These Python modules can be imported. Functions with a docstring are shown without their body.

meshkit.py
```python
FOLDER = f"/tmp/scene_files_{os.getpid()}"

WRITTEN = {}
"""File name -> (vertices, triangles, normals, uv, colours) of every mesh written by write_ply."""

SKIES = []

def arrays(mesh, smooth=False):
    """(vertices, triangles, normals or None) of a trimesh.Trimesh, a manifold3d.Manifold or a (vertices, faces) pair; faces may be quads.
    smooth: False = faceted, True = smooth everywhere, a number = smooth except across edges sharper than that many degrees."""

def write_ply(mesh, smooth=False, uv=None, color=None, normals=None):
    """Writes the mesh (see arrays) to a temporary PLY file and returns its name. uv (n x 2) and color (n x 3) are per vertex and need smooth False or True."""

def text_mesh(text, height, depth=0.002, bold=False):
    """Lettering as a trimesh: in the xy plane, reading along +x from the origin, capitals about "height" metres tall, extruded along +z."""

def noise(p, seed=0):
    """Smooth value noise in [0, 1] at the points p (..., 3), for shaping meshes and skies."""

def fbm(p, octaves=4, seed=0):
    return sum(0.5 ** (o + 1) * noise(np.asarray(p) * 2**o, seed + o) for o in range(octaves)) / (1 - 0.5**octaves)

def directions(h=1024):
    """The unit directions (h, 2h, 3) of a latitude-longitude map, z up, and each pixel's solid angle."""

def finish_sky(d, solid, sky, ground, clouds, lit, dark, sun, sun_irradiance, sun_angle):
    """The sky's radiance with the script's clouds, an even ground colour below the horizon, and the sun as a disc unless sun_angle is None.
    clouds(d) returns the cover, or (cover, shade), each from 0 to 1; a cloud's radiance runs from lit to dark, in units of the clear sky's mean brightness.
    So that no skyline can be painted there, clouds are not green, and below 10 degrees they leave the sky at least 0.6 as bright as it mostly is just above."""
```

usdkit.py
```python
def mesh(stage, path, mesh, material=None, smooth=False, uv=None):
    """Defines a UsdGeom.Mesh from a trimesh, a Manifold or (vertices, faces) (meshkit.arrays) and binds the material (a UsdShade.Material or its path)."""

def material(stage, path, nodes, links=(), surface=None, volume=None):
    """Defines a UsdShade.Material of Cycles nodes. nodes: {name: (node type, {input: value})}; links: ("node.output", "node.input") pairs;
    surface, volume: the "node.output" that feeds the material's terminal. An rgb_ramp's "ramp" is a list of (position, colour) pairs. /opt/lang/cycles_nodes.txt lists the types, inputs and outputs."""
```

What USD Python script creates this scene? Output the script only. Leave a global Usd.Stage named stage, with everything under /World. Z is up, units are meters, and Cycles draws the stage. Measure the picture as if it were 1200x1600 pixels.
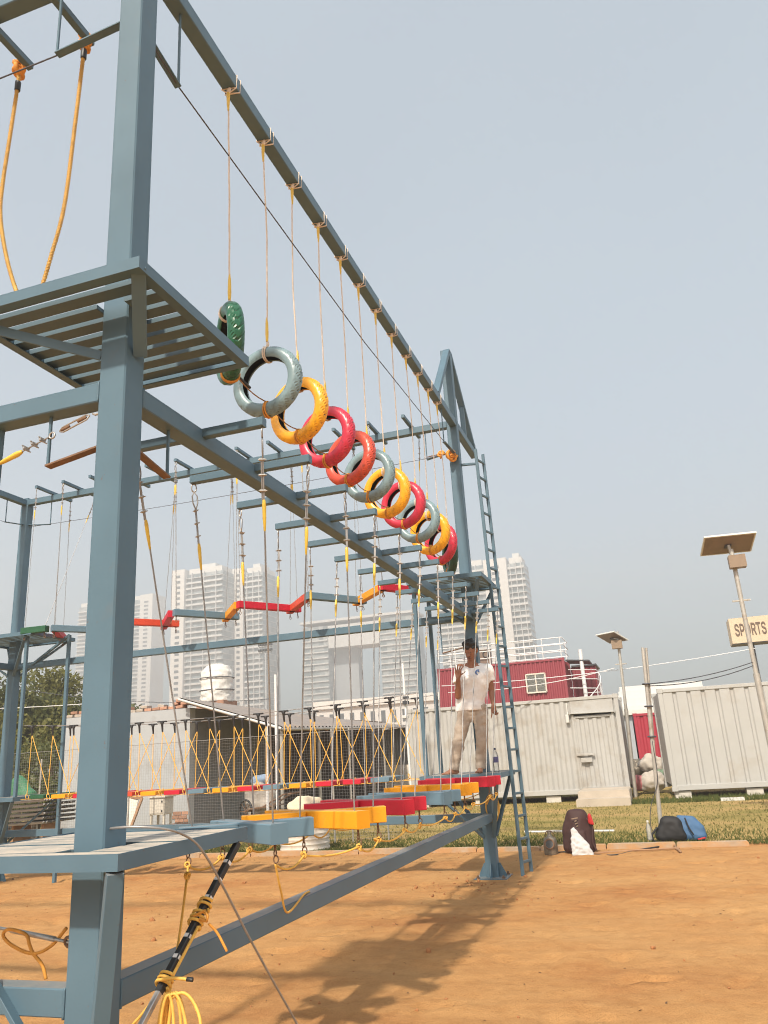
import math, random
import numpy as np, trimesh, usdkit, meshkit
import manifold3d as m3
from pxr import Usd, UsdGeom, UsdLux, UsdShade, Gf, Sdf, Vt
from scipy.spatial import cKDTree
from scipy.interpolate import RegularGridInterpolator

stage = Usd.Stage.CreateInMemory()
UsdGeom.Xform.Define(stage, '/World')
UsdGeom.Scope.Define(stage, '/World/Looks')
rng = np.random.default_rng(7)
random.seed(7)

# ------------------------------------------------------------------ camera
CM = np.array([[0.94522356, 0.14781702, 0.29103702],
               [0.32128518, -0.26371806, -0.90952109],
               [-0.05769098, 0.95320665, -0.29676394]])      # columns: right, up, back
EYE = np.array([0, 0, 1.55])
FPX = 1218.9
cam = UsdGeom.Camera.Define(stage, '/World/camera')
cam.CreateHorizontalApertureAttr(36.0)
cam.CreateFocalLengthAttr(36.0 * FPX / 1200)
cam.CreateClippingRangeAttr((0.05, 20000))
cam.CreateExposureAttr(0.92)
mm = np.eye(4); mm[0, :3], mm[1, :3], mm[2, :3], mm[3, :3] = CM[:, 0], CM[:, 1], CM[:, 2], EYE
cam.AddTransformOp().Set(Gf.Matrix4d(*mm.ravel().tolist()))

# ------------------------------------------------------------------ sky and sun
SUN = np.array([-0.04, -0.95, 1.0]); SUN /= np.linalg.norm(SUN)
EL = math.asin(SUN[2]); ROT = math.atan2(SUN[0], SUN[1])
dome = UsdLux.DomeLight.Define(stage, '/World/sky')
dome.GetPrim().SetCustomDataByKey('kind', 'structure')
skymat = usdkit.material(stage, '/World/Looks/sky', {
    'tc': ('texture_coordinate', {}),
    'sky': ('sky_texture', {'sky_type': 'single_scattering', 'sun_disc': False, 'sun_elevation': EL, 'sun_rotation': ROT,
                            'aerosol_density': 4.5, 'air_density': 1.0, 'ozone_density': 1.0}),
    'nz': ('noise_texture', {'scale': 1.3, 'detail': 3.0}),
    'rmp': ('rgb_ramp', {'ramp': [(0.25, (0.34, 0.34, 0.34)), (0.75, (0.45, 0.45, 0.45))]}),
    'veil': ('mix', {'mix_type': 'mix', 'color2': (4.35, 5.15, 5.35)}),
    'bg': ('background_shader', {'strength': 0.1})},
    [('tc.generated', 'nz.vector'), ('nz.fac', 'rmp.fac'), ('rmp.color', 'veil.fac'), ('sky.color', 'veil.color1'), ('veil.color', 'bg.color')], surface='bg.background')
UsdShade.MaterialBindingAPI.Apply(dome.GetPrim()).Bind(skymat)
sun = UsdLux.DistantLight.Define(stage, '/World/sun')
sun.CreateIntensityAttr(0.80); sun.CreateAngleAttr(2.0); sun.CreateNormalizeAttr(True); sun.CreateColorAttr(Gf.Vec3f(1.0, 0.90, 0.76))
zz = SUN; xx = np.cross([0, 1, 0.3], zz); xx /= np.linalg.norm(xx); yy = np.cross(zz, xx)
sm = np.eye(4); sm[0, :3], sm[1, :3], sm[2, :3] = xx, yy, zz
sun.AddTransformOp().Set(Gf.Matrix4d(*sm.ravel().tolist()))
HAZE = 0.0021

# ------------------------------------------------------------------ helpers
def ray(p): return CM @ np.array([p[0] - 600, -(p[1] - 800), -FPX])
def _on(p, a, v): r = ray(p); return EYE + (v - EYE[a]) / r[a] * r
def onX(p, v): return _on(p, 0, v)        # where the line of sight through a spot meets the plane x = v
def onY(p, v): return _on(p, 1, v)
def onZ(p, v): return _on(p, 2, v)

COUNT = {}
def numbered(parent, name):
    k = (parent, name); n = COUNT.get(k, 0); COUNT[k] = n + 1
    return f'{parent}/{name}' if n == 0 else f'{parent}/{name}_{n:03d}'
ORIG = {}
def meta(prim, label=None, cat=None, group=None, kind=None):
    for k, v in (('label', label), ('category', cat), ('group', group), ('kind', kind)):
        if v: prim.SetCustomDataByKey(k, v)
def thing(name, label, cat, base=(0, 0, 0), group=None, kind=None):
    path = numbered('/World', name)
    x = UsdGeom.Xform.Define(stage, path); x.AddTranslateOp().Set(Gf.Vec3d(*map(float, base)))
    meta(x.GetPrim(), label, cat, group, kind); ORIG[path] = np.array(base, float)
    return path
def arr(mesh, smooth):
    if isinstance(mesh, MB): mesh = mesh.get()
    return mesh
def part(parent, name, mesh, mat, smooth=False, label=None, kind=None):
    """a mesh given in world coordinates, as a child of a thing, or of a part of a thing"""
    path = numbered(parent, name)
    o = ORIG[parent]
    if isinstance(mesh, MB): mesh = mesh.get()
    v, f, n = meshkit.arrays(mesh, smooth)
    pr = usdkit.mesh(stage, path, (v - o, f), MAT[mat])
    if n is not None:
        pr.CreateNormalsAttr(Vt.Vec3fArray.FromNumpy(n.astype(np.float32))); pr.SetNormalsInterpolation('vertex')
    meta(pr.GetPrim(), label, None, None, kind); ORIG[path] = o
    return path
def solo(name, mesh, mat, label=None, cat=None, group=None, kind=None, smooth=False):
    """a top-level thing (or piece of the setting) that is one mesh, given in world coordinates"""
    path = numbered('/World', name)
    if isinstance(mesh, MB): mesh = mesh.get()
    usdkit.mesh(stage, path, mesh, MAT[mat], smooth)
    pr = stage.GetPrimAtPath(path); meta(pr, label, cat, group, kind); ORIG[path] = np.zeros(3)
    return path

class MB:
    """collects triangles for one mesh"""
    def __init__(s): s.v, s.f, s.n = [], [], 0
    def add(s, v, f):
        v = np.asarray(v, float); f = np.asarray(f, int)
        if f.shape[1] == 4: f = np.vstack([f[:, [0, 1, 2]], f[:, [0, 2, 3]]])
        s.v.append(v); s.f.append(f + s.n); s.n += len(v); return s
    def get(s): return (np.vstack(s.v), np.vstack(s.f))
def unit(v): v = np.asarray(v, float); return v / (np.linalg.norm(v) + 1e-12)
def frame(d, up=(0, 0, 1)):
    d = unit(d); a = np.cross(up, d)
    if np.linalg.norm(a) < 1e-3: a = np.cross((0, 1, 0) if abs(d[1]) < .9 else (1, 0, 0), d)
    a = unit(a); return a, np.cross(d, a), d
def bar(p, q, w, h, ch=0.006, up=(0, 0, 1), mb=None):
    """a beam of rectangular section w x h from p to q with softened edges"""
    mb = mb or MB(); p = np.asarray(p, float); q = np.asarray(q, float)
    a, b, d = frame(q - p, up); W, H = w / 2, h / 2
    ch = min(ch, W * .45, H * .45)
    if ch > 0:
        pr = [(W - ch, -H), (W, -H + ch), (W, H - ch), (W - ch, H), (-W + ch, H), (-W, H - ch), (-W, -H + ch), (-W + ch, -H)]
    else: pr = [(W, -H), (W, H), (-W, H), (-W, -H)]
    n = len(pr)
    v = [p + x * a + y * b for x, y in pr] + [q + x * a + y * b for x, y in pr]
    f = [(i, (i + 1) % n, n + (i + 1) % n) for i in range(n)] + [(i, n + (i + 1) % n, n + i) for i in range(n)]
    f += [(0, i + 1, i) for i in range(1, n - 1)] + [(n, n + i, n + i + 1) for i in range(1, n - 1)]
    return mb.add(v, f)
def box(x0, x1, y0, y1, z0, z1, ch=0.0, mb=None):
    return bar(((x0 + x1) / 2, y0, (z0 + z1) / 2), ((x0 + x1) / 2, y1, (z0 + z1) / 2), x1 - x0, z1 - z0, ch, mb=mb)
def tube(pts, r, sides=6, mb=None, closed=False):
    mb = mb or MB(); p = np.asarray(pts, float)
    if closed: t = np.roll(p, -1, 0) - np.roll(p, 1, 0)
    else: t = np.gradient(p, axis=0)
    t /= np.linalg.norm(t, axis=1, keepdims=True) + 1e-12
    ref = np.array([0.0, 0, 1]) if abs(t[0][2]) < .9 else np.array([1.0, 0, 0])
    A = []; a = unit(np.cross(t[0], ref))
    for ti in t:
        a = unit(a - ti * (a @ ti)); A.append(a)
    A = np.array(A); B = np.cross(t, A); ang = np.arange(sides) * 2 * np.pi / sides
    r = np.broadcast_to(np.asarray(r, float), (len(p),))
    v = p[:, None] + r[:, None, None] * (np.cos(ang)[None, :, None] * A[:, None] + np.sin(ang)[None, :, None] * B[:, None])
    n = len(p); f = []
    for i in range(n if closed else n - 1):
        j = (i + 1) % n
        for k in range(sides):
            l = (k + 1) % sides
            f += [(i * sides + k, i * sides + l, j * sides + l), (i * sides + k, j * sides + l, j * sides + k)]
    v = v.reshape(-1, 3)
    if not closed:
        v = np.vstack([v, p[0], p[-1]]); c0, c1 = len(v) - 2, len(v) - 1
        for k in range(sides):
            l = (k + 1) % sides
            f += [(c0, l, k), (c1, (n - 1) * sides + k, (n - 1) * sides + l)]
    return mb.add(v, f)
def rope(pts, r, lay=0.05, sides=7, mb=None, amp=0.25, n=None):
    """a laid rope: a tube with a helical three-strand section"""
    p = resample(pts, max(0.012, r * 0.6) if n is None else None, n)
    t = np.gradient(p, axis=0); t /= np.linalg.norm(t, axis=1, keepdims=True) + 1e-12
    s = np.r_[0, np.cumsum(np.linalg.norm(np.diff(p, axis=0), axis=1))]
    ref = np.array([0.0, 0, 1]) if abs(t[0][2]) < .9 else np.array([1.0, 0, 0])
    a = unit(np.cross(t[0], ref)); A = []
    for ti in t: a = unit(a - ti * (a @ ti)); A.append(a)
    A = np.array(A); B = np.cross(t, A); sides = 9
    ang = np.arange(sides) * 2 * np.pi / sides
    tw = s / lay * 2 * np.pi
    rr = r * (1 + amp * np.cos(3 * ang)[None, :])
    aa = ang[None] + tw[:, None]
    v = p[:, None] + rr[..., None] * (np.cos(aa)[..., None] * A[:, None] + np.sin(aa)[..., None] * B[:, None])
    f = []
    for i in range(len(p) - 1):
        for k in range(sides):
            l = (k + 1) % sides
            f += [(i * sides + k, i * sides + l, (i + 1) * sides + l), (i * sides + k, (i + 1) * sides + l, (i + 1) * sides + k)]
    return (mb or MB()).add(v.reshape(-1, 3), f)
def resample(pts, step=None, n=None):
    p = np.asarray(pts, float); s = np.r_[0, np.cumsum(np.linalg.norm(np.diff(p, axis=0), axis=1))]
    n = n or max(3, int(s[-1] / step) + 1); u = np.linspace(0, s[-1], n)
    return np.stack([np.interp(u, s, p[:, k]) for k in range(3)], 1)
def smoothpath(pts, n=40):
    """Catmull-Rom through the points"""
    p = np.asarray(pts, float); p = np.vstack([2 * p[0] - p[1], p, 2 * p[-1] - p[-2]]); out = []
    for i in range(1, len(p) - 2):
        for t in np.linspace(0, 1, n, endpoint=False):
            out.append(.5 * ((2 * p[i]) + (-p[i - 1] + p[i + 1]) * t + (2 * p[i - 1] - 5 * p[i] + 4 * p[i + 1] - p[i + 2]) * t ** 2 + (-p[i - 1] + 3 * p[i] - 3 * p[i + 1] + p[i + 2]) * t ** 3))
    out.append(p[-2]); return np.array(out)
def sag(p, q, d, n=14):
    p = np.asarray(p, float); q = np.asarray(q, float); t = np.linspace(0, 1, n)[:, None]
    r = p + (q - p) * t; r[:, 2] -= 4 * d * (t * (1 - t))[:, 0]; return r
def ring(c, nrm, r, tr, n=16, sides=5, mb=None, sq=1.0):
    a, b, d = frame(nrm); ang = np.linspace(0, 2 * np.pi, n, endpoint=False)
    return tube([np.asarray(c) + r * (np.cos(t) * a + sq * np.sin(t) * b) for t in ang], tr, sides, mb, closed=True)
def lathe(prof, c=(0, 0, 0), n=20, mb=None, squash=None):
    prof = np.asarray(prof, float); ang = np.linspace(0, 2 * np.pi, n, endpoint=False)
    v = np.stack([prof[:, 0:1] * np.cos(ang), prof[:, 0:1] * np.sin(ang), np.repeat(prof[:, 1:2], n, 1)], -1).reshape(-1, 3) + np.asarray(c, float)
    f = []
    for i in range(len(prof) - 1):
        for k in range(n):
            l = (k + 1) % n; f += [(i * n + k, i * n + l, (i + 1) * n + l), (i * n + k, (i + 1) * n + l, (i + 1) * n + k)]
    return (mb or MB()).add(v, f)
def sph(c, r, seg=16): return m3.Manifold.sphere(r, seg).translate(list(map(float, c)))
def hull(*cr, seg=16): return m3.Manifold.batch_hull([sph(c, r, seg) for c, r in cr])
def soften(man, edge=0.02, it=12):
    man = man.refine_to_length(edge); m = man.to_mesh()
    t = trimesh.Trimesh(m.vert_properties[:, :3], m.tri_verts, process=True)
    trimesh.smoothing.filter_taubin(t, iterations=it); return t
def wrinkle(t, amp, freq, seed=0, stretch=(1, 1, 1)):
    n = np.array(t.vertex_normals); v = np.array(t.vertices)
    d = meshkit.fbm(v * freq * np.array(stretch) + seed * 3.1, 3, seed)
    t.vertices = v + n * ((d - d.mean()) * amp)[:, None]; return t

# ------------------------------------------------------------------ materials
MAT = {}
def mat(name, nodes, links, surface='p.BSDF', volume=None):
    MAT[name] = usdkit.material(stage, '/World/Looks/' + name, nodes, links, surface=surface, volume=volume)
def plain(name, col, rough=0.6, var=0.15, scale=8.0, bump=0.0, bscale=60.0, metal=0.0, spec=0.5, dirt=None, dscale=3.0, dlo=0.55, dhi=0.72, randv=0.0):
    """one paint or stuff: base colour with soft variation, optional dirt patches and fine relief"""
    c = np.array(col)
    nodes = {'tc': ('texture_coordinate', {}), 'n': ('noise_texture', {'scale': scale, 'detail': 4.0, 'roughness': 0.6}),
             'r': ('rgb_ramp', {'ramp': [(0.25, tuple(c * (1 - var))), (0.75, tuple(np.minimum(c * (1 + var), 0.95)))]}),
             'p': ('principled_bsdf', {'roughness': rough, 'metallic': metal, 'specular_ior_level': spec})}
    links = [('tc.object', 'n.vector'), ('n.fac', 'r.fac')]
    last = 'r.color'
    if dirt is not None:
        nodes['dn'] = ('noise_texture', {'scale': dscale, 'detail': 6.0, 'roughness': 0.65})
        nodes['dr'] = ('rgb_ramp', {'ramp': [(dlo, (0, 0, 0)), (dhi, (1, 1, 1))]})
        nodes['dm'] = ('mix', {'color2': tuple(dirt)})
        links += [('tc.object', 'dn.vector'), ('dn.fac', 'dr.fac'), ('dr.color', 'dm.fac'), (last, 'dm.color1')]; last = 'dm.color'
    if randv:
        nodes['oi'] = ('object_info', {}); nodes['mr'] = ('map_range', {'to_min': 1 - randv, 'to_max': 1 + randv})
        nodes['cc'] = ('combine_xyz', {}); nodes['mm'] = ('mix', {'mix_type': 'multiply', 'fac': 1.0})
        links += [('oi.random', 'mr.value'), ('mr.result', 'cc.x'), ('mr.result', 'cc.y'), ('mr.result', 'cc.z'), (last, 'mm.color1'), ('cc.vector', 'mm.color2')]; last = 'mm.color'
    links.append((last, 'p.base_color'))
    if bump:
        nodes['bn'] = ('noise_texture', {'scale': bscale, 'detail': 5.0}); nodes['b'] = ('bump', {'strength': 0.6, 'distance': bump})
        links += [('tc.object', 'bn.vector'), ('bn.fac', 'b.height'), ('b.normal', 'p.normal')]
    mat(name, nodes, links)

def steel(name, col, dust, amount, rough=0.45, rust=(0.13, 0.065, 0.035)):
    c = np.array(col)
    mat(name, {'tc': ('texture_coordinate', {}), 'n': ('noise_texture', {'scale': 2.5, 'detail': 4.0}), 'r': ('rgb_ramp', {'ramp': [(0.25, tuple(c * .90)), (0.75, tuple(c * 1.10))]}),
               'n2': ('noise_texture', {'scale': 7.0, 'detail': 6.0, 'roughness': 0.7}), 'w': ('rgb_ramp', {'ramp': [(0.60, (0, 0, 0)), (0.76, (0.55, 0.55, 0.55))]}), 'm1': ('mix', {'color2': tuple(c * 0.6 + np.array((.05, .045, .04)))}),
               'g': ('geometry', {}), 'sx': ('separate_xyz', {}), 'up': ('map_range', {'from_min': 0.7, 'from_max': 0.95, 'to_min': 0.0, 'to_max': amount, 'clamp': True}),
               'dn': ('rgb_ramp', {'ramp': [(0.30, (0.35, 0.35, 0.35)), (0.60, (1, 1, 1))]}), 'mu': ('mix', {'mix_type': 'multiply', 'fac': 1.0}), 'm2': ('mix', {'color2': dust}), 'n3': ('noise_texture', {'scale': 30.0, 'detail': 5.0, 'roughness': 0.75}), 'rs': ('rgb_ramp', {'ramp': [(0.66, (0, 0, 0)), (0.72, (0.75, 0.75, 0.75))]}), 'm3': ('mix', {'color2': rust}),
               'bn': ('noise_texture', {'scale': 90.0, 'detail': 4.0}), 'b': ('bump', {'strength': 0.6, 'distance': 0.0006}), 'p': ('principled_bsdf', {'roughness': rough, 'specular_ior_level': 0.32})},
        [('tc.object', 'n.vector'), ('tc.object', 'n2.vector'), ('tc.object', 'bn.vector'), ('n.fac', 'r.fac'), ('n2.fac', 'w.fac'), ('w.color', 'm1.fac'), ('r.color', 'm3.color1'), ('tc.object', 'n3.vector'), ('n3.fac', 'rs.fac'), ('rs.color', 'm3.fac'), ('m3.color', 'm1.color1'), ('g.true_normal', 'sx.vector'), ('sx.z', 'up.value'),
         ('n2.fac', 'dn.fac'), ('up.result', 'mu.color1'), ('dn.color', 'mu.color2'), ('mu.color', 'm2.fac'), ('m1.color', 'm2.color1'), ('m2.color', 'p.base_color'), ('bn.fac', 'b.height'), ('b.normal', 'p.normal')])
steel('steel_blue', (0.080, 0.140, 0.184), (0.34, 0.29, 0.24), 0.55)
steel('steel_slat', (0.080, 0.128, 0.155), (0.50, 0.43, 0.35), 1.0, 0.55)
for nm, c in (('grey', (0.110, 0.185, 0.240)), ('yellow', (0.68, 0.29, 0.010)), ('red', (0.45, 0.013, 0.032)), ('orange', (0.52, 0.062, 0.027)), ('green', (0.018, 0.085, 0.040))):
    steel('step_' + nm, c, tuple(np.array(c) * .45 + np.array((.22, .17, .12))), 0.45, 0.52, tuple(np.array(c) * .5 + .03))
for nm, c in (('green', (0.012, 0.095, 0.045)), ('grey', (0.175, 0.255, 0.275)), ('yellow', (0.80, 0.37, 0.012)), ('red', (0.50, 0.025, 0.055)), ('orange', (0.52, 0.065, 0.030)), ('darkgreen', (0.010, 0.050, 0.028))):
    plain('tyre_' + nm, c, 0.33, 0.12, 6, 0.0008, 70, dirt=tuple(np.array(c) * 0.40 + .02), dscale=11, dlo=.56, dhi=.70)
plain('rubber', (0.016, 0.015, 0.015), 0.6, 0.3, 12, 0.001, 60)
plain('cable_steel', (0.30, 0.29, 0.28), 0.45, 0.2, 30, metal=0.6)
plain('zinc', (0.42, 0.40, 0.37), 0.4, 0.25, 20, metal=0.7)
plain('rust_shade_steel', (0.16, 0.09, 0.05), 0.7, 0.3, 20, 0.001, 80)
plain('tape_yellow', (0.68, 0.46, 0.06), 0.4, 0.12, 10)
plain('cord_yellow', (0.72, 0.42, 0.08), 0.7, 0.2, 25)
plain('cord_orange', (0.62, 0.27, 0.04), 0.75, 0.25, 25)
plain('rope_gold', (0.60, 0.37, 0.10), 0.75, 0.25, 30, 0.001, 120)
plain('rope_cream', (0.62, 0.52, 0.42), 0.8, 0.2, 25)
plain('rope_brown', (0.30, 0.16, 0.07), 0.8, 0.3, 25)
plain('black_plastic', (0.018, 0.018, 0.02), 0.5, 0.2, 20)
plain('lifeline', (0.055, 0.055, 0.065), 0.5, 0.2, 20)
plain('strut_black', (0.035, 0.038, 0.042), 0.4, 0.2, 15, metal=.3, dirt=(.10, .09, .07), dscale=8)
plain('strut_steel', (0.45, 0.44, 0.43), 0.35, 0.2, 15, metal=.6)
plain('slot_light_white', (0.75, 0.74, 0.72), 0.5, 0.1, 15)
plain('container_white', (0.385, 0.378, 0.358), 0.6, 0.06, 1.5, 0.0008, 40, dirt=(0.29, 0.25, 0.20), dscale=1.7, dlo=.50, dhi=.78)
plain('container_light', (0.39, 0.386, 0.370), 0.6, 0.05, 1.5, 0.0008, 40, dirt=(0.35, 0.315, 0.27), dscale=1.1, dlo=.57, dhi=.80)
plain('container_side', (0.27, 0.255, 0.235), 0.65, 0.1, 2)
plain('container_red', (0.33, 0.020, 0.040), 0.6, 0.10, 2, 0.0008, 40, dirt=(0.30, 0.05, 0.06), dscale=2)
plain('container_maroon', (0.25, 0.038, 0.052), 0.6, 0.08, 2, 0.0008, 40, dirt=(0.26, 0.05, 0.06), dscale=2)
plain('white_paint', (0.55, 0.54, 0.51), 0.55, 0.06, 4)
plain('rail_white', (0.66, 0.66, 0.66), 0.45, 0.06, 4)
plain('galvanised', (0.42, 0.40, 0.36), 0.5, 0.15, 6, metal=.4, dirt=(.30, .24, .18), dscale=5)
plain('concrete', (0.36, 0.28, 0.20), 0.9, 0.2, 4, 0.006, 30, dirt=(0.42, 0.24, 0.11), dscale=3, dlo=.38, dhi=.58)
plain('concrete_beige', (0.42, 0.36, 0.29), 0.9, 0.12, 2, 0.003, 25)
plain('block_grey', (0.5, 0.47, 0.42), 0.9, 0.15, 4)
plain('panel_back', (0.19, 0.135, 0.10), 0.5, 0.12, 4)
plain('panel_cell', (0.012, 0.016, 0.035), 0.15, 0.2, 8)
plain('lampbox', (0.23, 0.165, 0.11), 0.5, 0.1, 4)
plain('sign_board', (0.58, 0.47, 0.33), 0.6, 0.06, 1.5, dirt=(0.48, 0.38, 0.27), dscale=1.5)
plain('sign_letter', (0.13, 0.085, 0.06), 0.6, 0.1, 4)
plain('dark_metal', (0.045, 0.045, 0.05), 0.5, 0.2, 6)
plain('skin', (0.25, 0.115, 0.068), 0.5, 0.12, 12, spec=.4)
plain('hair', (0.010, 0.008, 0.007), 0.45, 0.2, 40, 0.004, 90)
plain('shirt_white', (0.72, 0.72, 0.71), 0.85, 0.04, 8, 0.0012, 26)
plain('shirt_mark', (0.09, 0.16, 0.34), 0.8, 0.2, 20)
plain('khaki', (0.35, 0.295, 0.24), 0.85, 0.14, 10, 0.004, 22, dirt=(0.42, 0.35, 0.28), dscale=9)
plain('lips', (0.13, 0.04, 0.03), 0.5, 0.1, 10)
plain('plaster_grey', (0.36, 0.375, 0.385), 0.9, 0.06, 1.5, 0.003, 14, dirt=(0.27, 0.26, 0.25), dscale=1.6, dlo=.52, dhi=.75)
plain('plaster_shaded', (0.17, 0.175, 0.18), 0.9, 0.1, 1.5, 0.003, 14)  # the hut's grey plaster again, with the side wall's shade put into its colour
plain('brick_red', (0.36, 0.20, 0.135), 0.9, 0.2, 10, 0.004, 30, randv=.25)
plain('mortar', (0.36, 0.31, 0.26), 0.95, 0.1, 10)
plain('roof_sheet', (0.22, 0.195, 0.18), 0.7, 0.15, 3, dirt=(0.30, 0.22, 0.16), dscale=2)
plain('shed_inside_shade', (0.085, 0.058, 0.042), 0.9, 0.25, 2)  # brown sheet, its dark tone also holds the shade under the roof
plain('wood', (0.30, 0.17, 0.09), 0.8, 0.2, 6)
plain('board_white', (0.62, 0.56, 0.48), 0.8, 0.1, 4, dirt=(.5, .4, .3), dscale=4)
plain('cabinet', (0.56, 0.52, 0.45), 0.6, 0.06, 4, dirt=(.42, .36, .28), dscale=5)
plain('tank_wrap', (0.62, 0.60, 0.56), 0.35, 0.05, 6, 0.006, 12)
plain('drum_white', (0.60, 0.55, 0.48), 0.6, 0.08, 5, dirt=(.48, .38, .28), dscale=5)
plain('foam_cream', (0.62, 0.52, 0.38), 0.9, 0.12, 6, 0.01, 20)
plain('sack', (0.44, 0.40, 0.35), 0.85, 0.12, 7, 0.004, 40, dirt=(.42, .35, .26), dscale=6)
plain('sack_blue', (0.22, 0.30, 0.42), 0.85, 0.15, 7, 0.004, 40)
plain('sack_green', (0.16, 0.24, 0.16), 0.85, 0.2, 7, 0.004, 40)
plain('sack_pink', (0.45, 0.16, 0.17), 0.85, 0.2, 7, 0.004, 40)
plain('tarp_green', (0.04, 0.17, 0.08), 0.6, 0.15, 4)
plain('bag_brown', (0.042, 0.016, 0.014), 0.75, 0.12, 10, 0.002, 40)
plain('bag_black', (0.009, 0.009, 0.010), 0.7, 0.2, 10, 0.002, 30)
plain('bag_blue', (0.045, 0.115, 0.23), 0.7, 0.15, 10, 0.003, 30)
plain('bag_red', (0.42, 0.02, 0.02), 0.6, 0.1, 10)
plain('paper_white', (0.47, 0.47, 0.465), 0.6, 0.05, 10, 0.003, 20)
plain('tin_metal', (0.22, 0.19, 0.15), 0.5, 0.35, 14, 0.002, 30, metal=.5)
plain('bark', (0.10, 0.07, 0.045), 0.95, 0.3, 10, 0.01, 20)
plain('clod', (0.33, 0.145, 0.055), 0.95, 0.25, 12, 0.004, 40)
plain('bottle_label', (0.08, 0.08, 0.20), 0.5, 0.1, 10)
plain('bottle_cap', (0.02, 0.03, 0.08), 0.5, 0.1, 10)
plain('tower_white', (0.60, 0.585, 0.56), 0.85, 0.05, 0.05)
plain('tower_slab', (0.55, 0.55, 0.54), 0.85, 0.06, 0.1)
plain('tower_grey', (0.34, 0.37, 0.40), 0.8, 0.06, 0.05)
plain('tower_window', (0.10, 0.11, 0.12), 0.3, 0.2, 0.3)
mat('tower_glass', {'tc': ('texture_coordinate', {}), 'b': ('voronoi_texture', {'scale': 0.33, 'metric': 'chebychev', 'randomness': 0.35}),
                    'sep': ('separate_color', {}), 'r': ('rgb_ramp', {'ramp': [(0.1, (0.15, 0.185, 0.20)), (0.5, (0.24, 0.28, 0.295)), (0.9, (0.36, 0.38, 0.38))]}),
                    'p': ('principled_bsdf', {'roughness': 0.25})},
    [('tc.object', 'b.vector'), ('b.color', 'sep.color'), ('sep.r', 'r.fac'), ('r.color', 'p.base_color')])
for nm, a, b_, c in (('leaf_olive', (0.15, 0.145, 0.03), (0.27, 0.225, 0.06), 0.35), ('leaf_dark', (0.085, 0.095, 0.024), (0.17, 0.155, 0.045), 0.3)):
    mat(nm, {'g': ('geometry', {}), 'r': ('rgb_ramp', {'ramp': [(0, a), (1, b_)]}), 'p': ('principled_bsdf', {'roughness': 0.6}),
             't': ('translucent_bsdf', {}), 'm': ('mix_closure', {'fac': c})},
        [('g.random_per_island', 'r.fac'), ('r.color', 'p.base_color'), ('r.color', 't.color'), ('p.BSDF', 'm.closure1'), ('t.BSDF', 'm.closure2')], surface='m.closure')
mat('grass_blade', {'g': ('geometry', {}), 'r': ('rgb_ramp', {'ramp': [(0, (0.14, 0.130, 0.030)), (0.5, (0.28, 0.215, 0.070)), (1, (0.42, 0.30, 0.12))]}),
                    'p': ('principled_bsdf', {'roughness': 0.8}), 't': ('translucent_bsdf', {}), 'm': ('mix_closure', {'fac': 0.3})},
    [('g.random_per_island', 'r.fac'), ('r.color', 'p.base_color'), ('r.color', 't.color'), ('p.BSDF', 'm.closure1'), ('t.BSDF', 'm.closure2')], surface='m.closure')
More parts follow.
